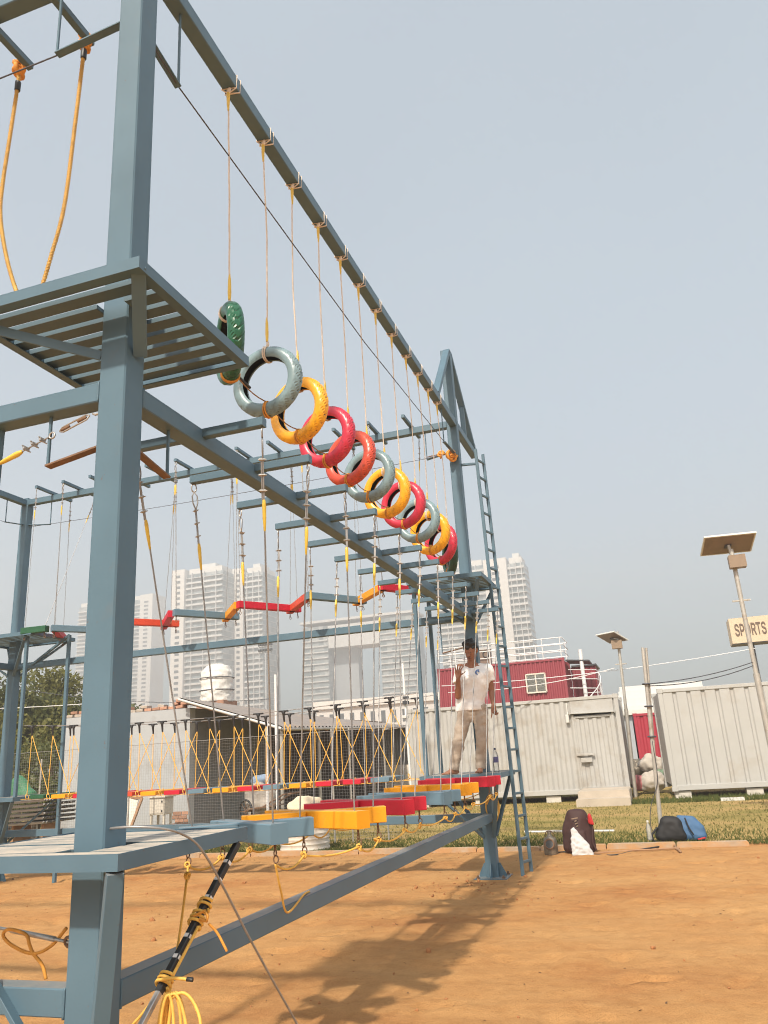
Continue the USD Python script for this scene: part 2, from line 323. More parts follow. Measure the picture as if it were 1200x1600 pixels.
mat('grass_green', {'g': ('geometry', {}), 'r': ('rgb_ramp', {'ramp': [(0, (0.08, 0.10, 0.018)), (1, (0.20, 0.19, 0.05))]}),
                    'p': ('principled_bsdf', {'roughness': 0.8}), 't': ('translucent_bsdf', {}), 'm': ('mix_closure', {'fac': 0.3})},
    [('g.random_per_island', 'r.fac'), ('r.color', 'p.base_color'), ('r.color', 't.color'), ('p.BSDF', 'm.closure1'), ('t.BSDF', 'm.closure2')], surface='m.closure')
mat('litter', {'g': ('geometry', {}), 'r': ('rgb_ramp', {'ramp': [(0, (0.11, 0.06, 0.03)), (0.6, (0.26, 0.14, 0.06)), (1, (0.50, 0.38, 0.24))]}), 'p': ('principled_bsdf', {'roughness': 0.9})}, [('g.random_per_island', 'r.fac'), ('r.color', 'p.base_color')])
mat('soil', {'g': ('geometry', {}), 'st': ('mapping', {'scale': (0.75, 1.15, 1.0)}),
             'n1': ('noise_texture', {'scale': 0.8, 'detail': 6.0, 'roughness': 0.62}), 'n2': ('noise_texture', {'scale': 8.0, 'detail': 10.0, 'roughness': 0.72}),
             'n3': ('noise_texture', {'scale': 95.0, 'detail': 5.0, 'roughness': 0.75}),
             'r1': ('rgb_ramp', {'ramp': [(0.30, (0.385, 0.180, 0.066)), (0.48, (0.455, 0.243, 0.094)), (0.70, (0.495, 0.285, 0.118))]}),
             'r2': ('rgb_ramp', {'ramp': [(0.30, (0.80, 0.74, 0.68)), (0.55, (1, 1, 1))]}),
             'mu': ('mix', {'mix_type': 'multiply', 'fac': 0.8}), 'r3': ('rgb_ramp', {'ramp': [(0.34, (0.62, 0.58, 0.55)), (0.52, (1.0, 1.0, 1.0))]}),
             'mu2': ('mix', {'mix_type': 'multiply', 'fac': 0.7}),
             'ad': ('math', {'math_type': 'multiply_add', 'value2': 0.35}), 'b': ('bump', {'strength': 0.8, 'distance': 0.03}),
             'p': ('principled_bsdf', {'roughness': 0.95, 'specular_ior_level': 0.15})},
    [('g.position', 'st.vector'), ('st.vector', 'n1.vector'), ('g.position', 'n2.vector'), ('g.position', 'n3.vector'), ('n1.fac', 'r1.fac'), ('n2.fac', 'r2.fac'),
     ('r1.color', 'mu.color1'), ('r2.color', 'mu.color2'), ('n3.fac', 'r3.fac'), ('mu.color', 'mu2.color1'), ('r3.color', 'mu2.color2'), ('mu2.color', 'p.base_color'),
     ('n3.fac', 'ad.value1'), ('n2.fac', 'ad.value3'), ('ad.value', 'b.height'), ('b.normal', 'p.normal')])
mat('turf', {'g': ('geometry', {}), 'st': ('mapping', {'scale': (0.5, 1.2, 1.0)}), 'n1': ('noise_texture', {'scale': 0.55, 'detail': 6.0, 'roughness': 0.65}), 'n2': ('noise_texture', {'scale': 14.0, 'detail': 6.0, 'roughness': 0.7}),
             'r1': ('rgb_ramp', {'ramp': [(0.28, (0.155, 0.140, 0.038)), (0.42, (0.27, 0.215, 0.070)), (0.56, (0.375, 0.265, 0.105)), (0.72, (0.46, 0.285, 0.125))]}),
             'r2': ('rgb_ramp', {'ramp': [(0.3, (0.55, 0.55, 0.5)), (0.6, (1.0, 1.0, 1.0))]}), 'mu': ('mix', {'mix_type': 'multiply', 'fac': 0.8}),
             'b': ('bump', {'strength': 0.7, 'distance': 0.03}), 'p': ('principled_bsdf', {'roughness': 0.95, 'specular_ior_level': 0.1})},
    [('g.position', 'st.vector'), ('st.vector', 'n1.vector'), ('g.position', 'n2.vector'), ('n1.fac', 'r1.fac'), ('n2.fac', 'r2.fac'), ('r1.color', 'mu.color1'), ('r2.color', 'mu.color2'),
     ('mu.color', 'p.base_color'), ('n2.fac', 'b.height'), ('b.normal', 'p.normal')])
mat('clear_plastic', {'t': ('transparent_bsdf', {'color': (0.93, 0.95, 0.95)}), 'g': ('glossy_bsdf', {'roughness': 0.08}), 'd': ('diffuse_bsdf', {'color': (.7, .72, .72)}),
                      'm0': ('mix_closure', {'fac': 0.25}), 'f': ('fresnel', {'IOR': 1.5}), 'm': ('mix_closure', {})},
    [('t.BSDF', 'm0.closure1'), ('d.BSDF', 'm0.closure2'), ('f.fac', 'm.fac'), ('m0.closure', 'm.closure1'), ('g.BSDF', 'm.closure2')], surface='m.closure')
mat('window_pane', {'t': ('transparent_bsdf', {'color': (0.96, 0.97, 0.97)}), 'g': ('glossy_bsdf', {'roughness': 0.03}), 'f': ('fresnel', {'IOR': 1.6}), 'm': ('mix_closure', {})},
    [('f.fac', 'm.fac'), ('t.BSDF', 'm.closure1'), ('g.BSDF', 'm.closure2')], surface='m.closure')
mat('curtain', {'p': ('principled_bsdf', {'base_color': (0.75, 0.71, 0.63), 'roughness': 0.9})}, [])
mat('haze_air', {'v': ('principled_volume', {'color': (0.93, 0.90, 0.85), 'density': HAZE, 'anisotropy': 0.25})}, [], surface=None, volume='v.volume')

# ------------------------------------------------------------------ ground
def grid(xs, ys, zf):
    X, Y = np.meshgrid(xs, ys); Z = zf(X, Y); n, m = X.shape
    i, j = np.meshgrid(np.arange(n - 1), np.arange(m - 1), indexing='ij'); a = i * m + j
    return np.stack([X, Y, Z], -1).reshape(-1, 3), np.stack([a, a + 1, a + m + 1, a + m], -1).reshape(-1, 4)
def soil_h(X, Y):
    X, Y = np.atleast_2d(X), np.atleast_2d(Y)
    p = np.stack([X.ravel() * .9, Y.ravel() * 1.3, 0 * X.ravel()], 1)
    h = meshkit.fbm(p * 1.1, 4, 3) * 0.034 + meshkit.fbm(p * np.array([5, 5, 1]), 3, 9) * 0.030
    h = h.reshape(X.shape)
    fr_ = np.random.default_rng(5)
    for k in range(260):
        fx, fy, fa = fr_.uniform(-9, 4), fr_.uniform(4.5, 12.8), fr_.uniform(0, np.pi); i0, i1 = np.searchsorted(Y[:, 0], (fy - .4, fy + .4)); j0, j1 = np.searchsorted(X[0], (fx - .4, fx + .4))
        dx, dy = X[i0:i1, j0:j1] - fx, Y[i0:i1, j0:j1] - fy; u, v = dx * np.cos(fa) + dy * np.sin(fa), -dx * np.sin(fa) + dy * np.cos(fa)
        q = (u / .15) ** 2 + (v / .065) ** 2; h[i0:i1, j0:j1] += -.022 * np.exp(-q ** 2) + .010 * np.exp(-(q - 1.9) ** 2 * 2)
    edge = np.clip((Y - 0.5) / 2, 0, 1) * np.clip((13.05 - Y) / .5, 0, 1) * np.clip((X + 15) / 2, 0, 1) * np.clip((8 - X) / 1, 0, 1)
    foot = 1 - np.exp(-(((X + 2.23) ** 2 + (Y - 10.57) ** 2) / .25))
    return (h - .01) * edge * foot
gx = np.unique(np.r_[np.linspace(-900, -60, 8), np.linspace(-60, -14, 24), np.arange(-14, 8.01, .07), np.linspace(8, 60, 24), np.linspace(60, 900, 8)])
gy = np.unique(np.r_[np.linspace(-200, -10, 6), np.linspace(-10, 2, 14), np.arange(2, 13.2, .055), np.linspace(13.3, 60, 24), np.linspace(60, 1500, 12)])
soil_g = grid(gx, gy, soil_h)
soil_n = RegularGridInterpolator((gy, gx), soil_g[0][:, 2].reshape(len(gy), len(gx)))
soil_z = lambda x, y: float(soil_n((y, x)))
solo('ground', soil_g, 'soil', 'bare orange-brown soil yard', 'ground', kind='structure', smooth=True)
lv, lf_ = grid(np.unique(np.r_[np.linspace(-70, -.1, 40), np.arange(0, 9, .09), np.linspace(9, 70, 30)]), np.unique(np.r_[np.arange(13.26, 16, .07), np.linspace(16, 75, 50)]), lambda X, Y: 0.014 + 0 * X)
lc_ = lv[lf_].mean(1); edge_ = 13.3 + np.clip((lc_[:, 0] - .75) * .6, 0, .75) + .55 * meshkit.fbm(lc_ * np.array([1.1, 1.6, 0]), 3, 8)
solo('lawn', (lv, lf_[(lc_[:, 0] < .62) | (lc_[:, 1] > edge_)]), 'turf', 'dry yellowish grass strip', 'grass strip', kind='structure')
kb = thing('kerb', 'low concrete kerb between the bare soil and the dry grass', 'kerb', (-4, 13.2, 0))
for k in range(13):
    x = -12.0 + k * 1.0; d = rng.normal(0, .012)
    part(kb, 'kerb_stone', box(x + .008, x + .992, 13.12 + d, 13.27 + d, -.05, 0.068 + rng.normal(0, .010), .018), 'concrete')
# grass blades, clods
def blades(n, region, h0, h1, dens=None):
    P = []
    while len(P) < n:
        x, y = rng.uniform(region[0], region[1]), region[2] + (region[3] - region[2]) * rng.random() ** 1.6
        if dens is None or rng.random() < dens(x, y): P.append((x, y))
    P = np.array(P); k = len(P); h = rng.uniform(h0, h1, k); w = rng.uniform(.006, .013, k); a = rng.uniform(0, 2 * np.pi, k); l = rng.normal(0, .5, (k, 2)) * h[:, None]
    b = np.c_[P, np.full(k, .01)]; s = np.c_[np.cos(a) * w, np.sin(a) * w, np.zeros(k)]
    tip = b + np.c_[l, h]
    v = np.stack([b - s, b + s, tip], 1).reshape(-1, 3)
    return v, np.arange(3 * k).reshape(-1, 3)
patch = lambda x, y: np.clip(0.5 + 1.6 * meshkit.noise(np.array([[x * .25, y * .6, 0]]), 4)[0], 0.04, 1)
solo('dry_grass', blades(26000, (-13, 7, 13.3, 26), .02, .06, patch), 'grass_blade', 'short dry yellow grass blades behind the kerb', 'grass', kind='stuff')
solo('green_grass', blades(13000, (-13, 3, 13.28, 15.2), .025, .075, lambda x, y: np.clip(meshkit.noise(np.array([[x * .5, y, 7]]), 5)[0] * 1.6 + .42 - max(0, x) * .2, 0, 1)), 'grass_green', 'greener weeds growing along the kerb', 'weeds', kind='stuff')
solo('weed_fringe', blades(5000, (-1, 6, 21.6, 23.2), .04, .14), 'grass_green', 'green grass growing along the foot of the containers', 'grass', kind='stuff')
mb = MB()
ico = trimesh.creation.icosphere(1, 1.0)
for k in range(420):
    r = rng.uniform(.004, .011) if k > 24 else rng.uniform(.014, .028)
    if k % 5 == 0: x, y = -2.4 + rng.normal(0, .5), 9.75 + rng.normal(0, .4)
    else: x, y = rng.uniform(-10, 3), rng.uniform(4.5, 13)
    v = ico.vertices * r * rng.uniform(.6, 1.3, 3) * (1 + .3 * rng.normal(0, 1, (len(ico.vertices), 1))); mb.add(v + [x, y, r * .3 + soil_z(x, y)], ico.faces)
solo('soil_clods', mb, 'clod', 'small loose lumps of soil scattered on the bare ground', 'soil lumps', kind='stuff', smooth=True)

mb = MB()
for k in range(520):
    x, y = rng.uniform(-11, 4), rng.uniform(4.6, 13.1)
    if rng.random() < .4: y = 13.1 - abs(rng.normal(0, .5))
    z = soil_z(x, y) + .004; a_ = rng.uniform(0, 2 * np.pi); L = rng.uniform(.005, .018); w = L * rng.uniform(.2, .6)
    u = np.array([math.cos(a_), math.sin(a_), rng.normal(0, .2)]) * L; v = np.array([-math.sin(a_), math.cos(a_), rng.normal(0, .2)]) * w
    mb.add([np.array([x, y, z]) - u, np.array([x, y, z + .004]) - v, np.array([x, y, z]) + u, np.array([x, y, z + .004]) + v], [[0, 1, 2, 3]])
solo('soil_litter', mb, 'litter', 'tiny dry leaf scraps and chips lying on the bare soil', 'litter', kind='stuff')

# ------------------------------------------------------------------ the steel frame
XA0, XA1, YA0, YA1 = -2.306, -2.157, 2.819, 2.968
XC, YA, YB = -2.2315, 2.8935, 10.568
XD = -10.03
ZL, ZU, ZM0, ZM1, ZT0, ZT1 = 1.262, 3.76, 3.245, 3.345, 6.125, 6.235
fr = thing('obstacle_course', 'tall blue-grey steel obstacle course frame of square columns, beams and slatted platforms', 'climbing frame', (XC, YB, 0))
def column(x, y, top):
    c = part(fr, 'column', bar((x, y, 0.012), (x, y, top), .149, .149, .007, up=(0, 1, 0)), 'steel_blue')
    part(c, 'base_plate', box(x - .21, x + .21, y - .21, y + .21, -.005, .014, .003), 'steel_blue')
    for dx, dy in ((1, 0), (-1, 0), (0, 1), (0, -1)):
        g = [(0, 0), (.10, 0), (.10, .03), (.03, .16), (0, .16)]
        a = np.array([dx, dy, 0.0]); b = np.array([-dy, dx, 0.0]) * .006; o = np.array([x, y, .014]) + a * .073
        v = [o + a * u + np.array([0, 0, w]) + s * b for s in (-1, 1) for u, w in g]; n = 5
        f = [(0, i + 1, i) for i in range(1, 4)] + [(n, n + i, n + i + 1) for i in range(1, 4)] + [(i, (i + 1) % n, n + (i + 1) % n) for i in range(n)] + [(i, n + (i + 1) % n, n + i) for i in range(n)]
        part(c, 'gusset_plate', MB().add(v, f), 'steel_blue')
    for dx, dy in ((1, 1), (1, -1), (-1, 1), (-1, -1)):
        part(c, 'anchor_bolt', lathe([(0, .05), (.012, .05), (.012, .028), (.024, .028), (.024, .012), (0, .012)], (x + dx * .16, y + dy * .16, 0), 8), 'rust_shade_steel')
    return c
colA = column(XC, YA, 6.33); colB = column(XC, YB, 7.40); colC = column(XD, YB, 6.26); column(XD, YA, 6.26)
S = .0745
def fbeam(p, q, w=.10, h=.10, name='beam'): return part(fr, name, bar(p, q, w, h, .005), 'steel_blue')
xb = XA1 - .05
for z0, z1 in ((.662, .762), (ZM0, ZM1)):
    z = (z0 + z1) / 2
    fbeam((xb, YA + S, z), (xb, YB - S, z))
    fbeam((XC - S, YA0 + .05, z), (XD + S, YA0 + .05, z)); fbeam((XC - S, YB - .024, z), (XD + S, YB - .024, z)); fbeam((XD, YA + S, z), (XD, YB - S, z))
zt = (ZT0 + ZT1) / 2
fbeam((xb, YA + S, zt), (xb, YB - S, zt), .10, .11)
fbeam((XC - S, YA0 + .05, zt), (XD + S, YA0 + .05, zt)); fbeam((XC - S, YB - .024, 6.18), (XD + S, YB - .024, 6.18)); fbeam((XD, YA + S, zt), (XD, YB - S, zt))
fbeam((xb, YB + S, zt), (xb, 11.95, zt), .10, .11, 'extension_beam')
fbeam((xb, 9.55, ZT1 + .002), (xb, YB - .05, 7.38), .10, .07, 'brace'); fbeam((xb, 11.92, ZT1 + .002), (xb, YB + .06, 7.38), .10, .07, 'brace')
fbeam((xb, 11.28, ZT1 + .001), (xb, 11.28, 6.75), .07, .07, 'brace')
fbeam((XA1 + .001, YB + .03, 5.54), (-1.945, YB + .08, 5.54), .035, .035, 'ladder_brace')

def platform(x0, x1, y0, y1, z, cx, cy, nsl, braces=(), gap=.036):
    """an angle-iron frame filled with slats that run along x; z is the top"""
    m = MB(); t = .006; h = .06
    for xa, xc in ((x0, x0 + t), (x1 - t, x1)): box(xa, xc, y0, y1, z - h, z, .001, m)
    for ya, yc in ((y0, y0 + t), (y1 - t, y1)): box(x0 + t, x1 - t, ya, yc, z - h, z, .001, m)
    box(x0 + t, x1 - t, y0 + t, y0 + .05, z - h, z - h + t, 0, m); box(x0 + t, x1 - t, y1 - .05, y1 - t, z - h, z - h + t, 0, m)
    box(x0 + t, x0 + .05, y0 + .05, y1 - .05, z - h, z - h + t, 0, m); box(x1 - .05, x1 - t, y0 + .05, y1 - .05, z - h, z - h + t, 0, m)
    pf = part(fr, 'platform', m, 'steel_blue')
    pitch = (y1 - y0 - 2 * t - .02) / nsl; w = pitch - gap
    for k in range(nsl):
        ya = y0 + t + .012 + k * pitch; yb = ya + w; zz = z - .004 + rng.normal(0, .0012)
        if yb > cy - S - .003 and ya < cy + S + .003: spans = ((x0 + t + .003, cx - S - .004), (cx + S + .004, x1 - t - .003))
        else: spans = ((x0 + t + .003, x1 - t - .003),)
        for a, b in spans:
            if b - a > .03: part(pf, 'slat', box(a, b, ya, yb, zz - .026, zz, .003), 'steel_slat')
    for p, q, w_, h_ in braces: part(pf, 'platform_brace', bar(p, q, w_, h_, .002), 'steel_blue')
    return pf
xp0, xp1 = -2.93, -1.925
def braces_for(cx, cy, x0, x1, y0, y1, z, drop, sel, w=.05, h=.03):
    out = []
    for sx, sy in sel:
        p = np.array([x1 - .03 if sx > 0 else x0 + .03, y0 + .03 if sy < 0 else y1 - .03, z - .062])
        q = np.array([cx + sx * S * .9, cy + sy * S * .9, z - drop]); out.append((p, q, w, h))
    return out
pa = (2.60, 3.58)
platform(xp0, xp1, pa[0], pa[1], ZL, XC, YA, 9, [((-1.955, 2.625, ZL - .065), (XA1 + .01, 2.80, .30), .06, .045), (onY((-30, 1500), 2.80), onY((60, 1660), 2.80), .04, .02)], .011)
platform(xp0, xp1 + .03, 2.54, 3.57, ZU, XC, YA, 9, [((-1.92, 2.57, ZU - .03), (-2.135, 2.90, 3.49), .065, .03), ((xp0 + .02, 2.60, ZU - .065), (XA0 - .01, 2.84, 3.50), .012, .05), ((xp0 + .02, 3.53, ZU - .065), (XA0 - .01, 2.95, 3.45), .012, .05)])
pb = (9.95, 10.98)
selB = ((1, -1), (1, 1), (-1, -1), (-1, 1))
platform(xp0, xp1 + .03, pb[0], pb[1], ZL, XC, YB, 10, braces_for(XC, YB, xp0, xp1, pb[0], pb[1], ZL, .78, selB), .011)
platform(xp0, xp1 + .03, pb[0], pb[1], ZU + .02, XC, YB, 10, braces_for(XC, YB, xp0, xp1, pb[0], pb[1], ZU, .55, selB, .05, .025))
xc0, xc1 = -10.6, -9.3
platform(xc0, xc1, 9.98, 11.02, ZL, XD, YB, 10, braces_for(XD, YB, xc0, xc1, 9.98, 11.0, ZL, .7, selB))
platform(xc0, xc1 + .1, 9.98, 11.02, ZU, XD, YB, 10, braces_for(XD, YB, xc0, xc1, 9.98, 11.0, ZU, .6, selB))
for x, y in ((-2.88, 10.12), (-2.88, 10.86), (-9.37, 10.1), (-9.92, 10.04), (-8.82, 10.42)):
    part(fr, 'platform_post', bar((x, y, ZL if x > -8.7 or x < -9 else .02), (x, y, ZU - .065 if x < -9 or x > -8 else 3.70), .05, .05, .004, up=(0, 1, 0)), 'steel_blue')
fbeam((-8.82, 10.42, 3.70), (-9.6, 10.5, 3.30), .04, .04, 'brace')
part(fr, 'platform_post', bar((-2.97, 2.88, ZL), (-2.97, 2.88, ZM0), .06, .06, .004, up=(0, 1, 0)), 'steel_blue')
def weld(c, u, w, h):
    c = np.asarray(c, float); a, b, d = frame(u); P = []
    for (x0, y0), (x1, y1) in zip(((-1, -1), (1, -1), (1, 1), (-1, 1)), ((1, -1), (1, 1), (-1, 1), (-1, -1))):
        for t in np.linspace(0, 1, 12, endpoint=False): P.append(c + a * w / 2 * (x0 + (x1 - x0) * t) + b * h / 2 * (y0 + (y1 - y0) * t))
    part(fr, 'weld_bead', tube(P, .005 + .0018 * rng.random(len(P)), 5, closed=True), 'steel_blue', True)
for z in (.712, 3.295, zt): weld((xb, YA + S, z), (0, 1, 0), .10, .10); weld((xb, YB - S, z), (0, 1, 0), .10, .10); weld((XC - S, YA0 + .05, z), (1, 0, 0), .10, .10); weld((XC - S, YB - .024, z), (1, 0, 0), .10, .10)
# cross arms that carry the hanging steps
AB_Y = [3.535 + .617 * i for i in range(12)]
for y in AB_Y:
    for a, b in ((-2.625, xb - .0505), (xb + .0505, -1.785)):
        ar = part(fr, 'cross_arm', bar((a, y, ZM1 - .025), (b, y, ZM1 - .025), .05, .05, .003), 'steel_blue')
CB_X = [-2.86 - .548 * i for i in range(13)]
for x in CB_X:
    part(fr, 'cross_arm', bar((x, 10.10, ZT1 + .028), (x, 10.98, ZT1 + .028), .05, .05, .003), 'steel_blue')
for x in (-2.84, -3.33, -3.9, -4.5):
    part(fr, 'cross_arm', bar((x, 2.60, ZT0 - .028), (x, 3.22, ZT0 - .028), .045, .05, .003), 'steel_blue')
# flat-bar hangers under the beam ends that carry the lifelines
def hanger(col, bx, z, drop):
    bx = np.array(bx, float); low = bx.copy(); low[2] = z - drop
    h = part(fr, 'lifeline_hanger', bar((bx[0], bx[1], z - .002), low, .014, .014, .002, up=(0, 1, 0)), 'steel_blue')
    part(h, 'hanger_bar', bar(low + (0, 0, -.005), (col[0], col[1], low[2] + .05), .045, .010, .001), 'rust_shade_steel' if z < 4 else 'steel_blue')  # rust brown at mid level stands in for the shadowed underside
hanger((XA0, 2.88), (-2.62, 2.87, 0), ZM0, .26); hanger((xb, YA1), (xb, 3.26, 0), ZM0, .26)
hanger((XA0, 2.88), (-2.78, 2.87, 0), ZT0, .50); hanger((xb, YA1), (xb, 3.27, 0), ZT0, .58)
hanger((xb, YB - S), (xb, 9.80, 0), ZT0, .50); hanger((XA0, YB), (-2.66, YB, 0), ZT0, .42)
hanger((XD + S, YB), (-9.5, YB, 0), ZT0, .40); hanger((XD, YB - S), (XD, 10.1, 0), ZT0, .40)
hanger((XA0, YB), (-2.66, YB, 0), ZM0, .40)

# ladder
ld = thing('ladder', 'narrow blue-grey steel ladder standing upright beside the far column', 'ladder', (-1.85, 10.75, 0))
L0, L1 = np.array([-1.865, 10.61, .0]), np.array([-1.93, 10.61, 5.75]); M0, M1 = np.array([-1.795, 10.87, .0]), np.array([-1.875, 10.87, 5.75])
part(ld, 'rail', bar(L0, L1, .042, .042, .003, up=(0, 1, 0)), 'steel_blue'); part(ld, 'rail', bar(M0, M1, .042, .042, .003, up=(0, 1, 0)), 'steel_blue')
for k in range(21):
    t = (.16 + .272 * k) / 5.75
    part(ld, 'rung', bar(L0 + (L1 - L0) * t + (0, .02, 0), M0 + (M1 - M0) * t - (0, .02, 0), .030, .030, .004), 'steel_blue')

# ------------------------------------------------------------------ hanging tyres
def tyre_mesh(c, nrm, R, r, seg=120, ns=22, roll=0.0):
    a, b, d = frame(nrm); ang = np.linspace(0, 2 * np.pi, seg, endpoint=False); ph = np.linspace(.25 * np.pi, 1.75 * np.pi, ns)   # open towards the rim
    v = []
    for i, t in enumerate(ang):
        e = math.cos(t + roll) * a + math.sin(t + roll) * b
        for j, p in enumerate(ph):
            rad = R - r * .95 - math.cos(p) * r * 1.0; w = math.sin(p) * r * 1.02
            k = -math.cos(p)
            if k > .35: rad -= .0065 * (((i + (j if j < ns / 2 else ns - 1 - j)) % 5) == 0) + (.003 if abs(j - ns / 2 + .5) < 1 else 0)      # slanted tread blocks
            v.append(np.asarray(c) + e * rad + d * w)
    inner = []
    for t in ang:
        e = math.cos(t + roll) * a + math.sin(t + roll) * b
        for j, p in enumerate(ph[::-1]):
            rad = R - r * .95 - math.cos(p) * r * .84; inner.append(np.asarray(c) + e * rad + d * math.sin(p) * r * .86)
    v = np.array(v).reshape(seg, ns, 3); w = np.array(inner).reshape(seg, ns, 3)
    strip = lambda A: (A.reshape(-1, 3), np.array([(i * ns + j, i * ns + j + 1, ((i + 1) % seg) * ns + j + 1, ((i + 1) % seg) * ns + j) for i in range(seg) for j in range(ns - 1)]))
    lip = np.stack([v[:, -1], w[:, 0], w[:, -1], v[:, 0]], 1).reshape(-1, 3); lf = [(i * 4 + q, i * 4 + q + 1, ((i + 1) % seg) * 4 + q + 1, ((i + 1) % seg) * 4 + q) for i in range(seg) for q in (0, 2)]
    return MB().add(*strip(v)).add(lip, lf).get(), strip(w)
    full = np.concatenate([v, w], 1); n2 = 2 * ns
    f = [(i * n2 + j, i * n2 + (j + 1) % n2, ((i + 1) % seg) * n2 + (j + 1) % n2, ((i + 1) % seg) * n2 + j) for i in range(seg) for j in range(n2)]
    return full.reshape(-1, 3), np.array(f)
TY = [3.90, 4.43, 4.95, 5.49, 6.02, 6.51, 7.03, 7.58, 8.13, 8.63, 9.12, 9.57]
TZ = [4.09, 4.065, 4.065, 4.055, 4.05, 4.05, 4.04, 4.07, 4.04, 4.02, 4.0, 3.95]
TC = ['green', 'grey', 'yellow', 'red', 'orange', 'grey', 'yellow', 'red', 'grey', 'yellow', 'red', 'darkgreen']
TYAW = [-50, -2, -14, -10, -16, -6, -12, -12, -6, -14, -30, -62]
TL = ['bright green tyre hung edge-on right behind the corner of the near upper platform', 'largest looking grey tyre, hung beside the near platform and the nearest of the grey ones',
      'yellow tyre hung between the big grey tyre and a crimson one', 'crimson tyre hung in front of the orange-red tyre', 'orange-red tyre, the only one of that colour in the row',
      'grey tyre hung just behind the orange-red tyre', 'yellow tyre in the middle of the row, between grey and crimson', 'crimson tyre in the middle of the row, behind the middle yellow one',
      'farthest grey tyre, hung in front of the last yellow one', 'last yellow tyre of the row, overlapping a crimson tyre', 'last crimson tyre, hung next to the dark green one', 'dark green tyre hung edge-on at the far end of the row by the column']
bind = []
for k in range(12):
    c = np.array([xb, TY[k], TZ[k]]); yaw = math.radians(TYAW[k]); nrm = np.array([math.sin(yaw), -math.cos(yaw), rng.normal(0, .05)]); nrm = unit(nrm)
    R, r = .262, .052 + .003 * rng.random()
    t = thing('hanging_tyre', TL[k], 'tyre', (xb, TY[k], TZ[k] - R), 'painted tyres hung in a row from the top beam')
    tm_o, tm_i = tyre_mesh(c, nrm, R, r, roll=rng.random())
    ty = part(t, 'tyre', tm_o, 'tyre_' + TC[k], 24); part(ty, 'inner_lining', tm_i, 'rubber', 40)
    a, b, d = frame(nrm)
    def wraps(down, m, nw, rr, spread):
        for q in range(nw):
            off = (q - (nw - 1) / 2) * spread; e = math.sin(off) * a + (-1 if down else 1) * math.cos(off) * b
            ring_c = c + e * (R - r * .95); u = unit(np.cross(e, d))
            tube([ring_c + (r + .004) * (math.cos(s) * e + 1.03 * math.sin(s) * d) + u * .004 * math.sin(s * 2) for s in np.linspace(0, 2 * np.pi, 16, endpoint=False)], rr, 5, m, closed=True)
        return m
    e_top = b if b[2] > 0 else -b
    part(t, 'rope_binding', wraps(b[2] < 0, MB(), 2, .006, .07), 'rope_cream', True)
    part(t, 'rope_binding', wraps(b[2] > 0, MB(), 2, .006, .06), 'cord_orange', True)
    top = c + np.array([0, 0, R + .004]); bm = np.array([xb, TY[k] - .02, ZT0 - .05])
    sw = np.array([rng.normal(0, .01), rng.normal(0, .012), 0])
    part(t, 'hanging_rope', rope([top, (top + bm) / 2 + sw, bm], .0052, .03, n=60), 'rope_cream', True)
    part(t, 'yellow_tape', tube([top + (0, 0, .05), top + (0, 0, .11), top + (0, 0, .2), top + (0, 0, .24)], [.009, .0125, .010, .006], 7), 'tape_yellow', True)
    part(t, 'yellow_tape', tube([bm + (0, 0, .03), bm + (0, 0, -.03), bm + (0, 0, -.10), bm + (0, 0, -.16)], [.010, .0135, .011, .006], 7), 'tape_yellow', True)
    m = MB()
    for q in range(2):
        yq = TY[k] - .02 + .05 * q; s = .0035; X0, X1 = xb - .05 - s, xb + .05 + s
        tube([(X0, yq, ZT0 - s), (X1, yq + .02, ZT0 - s), (X1, yq + .03, ZT1 + s), (X0, yq + .02, ZT1 + s), (X0, yq, ZT0 - s)], .0042, 5, m)
        tube([(X0, yq, ZT0 - s), (xb, TY[k] - .02, ZT0 - .06), (X1, yq + .02, ZT0 - s)], .0055, 5, m)
    kn = hull((bm, .016), (bm + (0.01, 0, .03), .013), seg=8)
    part(t, 'beam_loop', m, 'rope_cream', True); part(t, 'knot', soften(kn, .02, 4), 'rope_cream', True)
    part(t, 'knot', soften(hull((top + (0, 0, .015), .013), (top + (.006, .004, .04), .009), seg=8), .02, 4), 'rope_cream', True)
    bind.append(c + np.array([0, 0, -R + r * 2 + .002]))
lk = []
for k in range(11):
    s_ = sag(bind[k], bind[k + 1], .035 + .02 * rng.random(), 9)
    lk += list(s_[:-1])
lk.append(bind[-1])
lk = thing('tyre_link_rope', 'thin brown rope linking the bottoms of the tyres in a row', 'rope', bind[0]) and tube(lk, .0045, 5)
part('/World/tyre_link_rope', 'rope', lk, 'rope_brown', True)
part('/World/tyre_link_rope', 'rope_sleeve', tube(sag(bind[0] + (0, .10, -.018), bind[0] + (0, .27, -.03), .004, 5), .010, 6), 'black_plastic', True)

# ------------------------------------------------------------------ lifelines and turnbuckles
def lifeline(pts, label, name='lifeline_cable', r=.005):
    t = thing(name, label, 'steel cable', pts[0]); part(t, 'cable', tube(pts, r, 6), 'lifeline', True); return t
t = lifeline([(XA1 - .02, YA1 + .02, 5.53), (xb, 3.27, 5.545), (xb, 6.6, 5.50), (xb, 9.80, 5.625), (xb + .02, YB - S - .05, 5.62)], 'dark steel lifeline stretched beside the tyre ropes from the near column to the far column')
def knotball(t, p, r, m='cord_orange'):
    M = MB()
    for q in range(4): ring(np.asarray(p) + rng.normal(0, r * .3, 3), rng.normal(0, 1, 3), r * (.75 + .3 * rng.random()), r * .3, 12, 6, M)
    return part(t, 'knot', M, m, True)
knotball(t, (xb - .03, YB - S - .09, 5.62), .06)
t = lifeline(sag((XA0 + .0, YB - .03, 5.72), (XD + S, YB, 5.74), .05, 12), 'thin lifeline running along the back beam behind the hanging planks', r=.004)
knotball(t, (XA0 - .12, YB - .06, 5.73), .05)
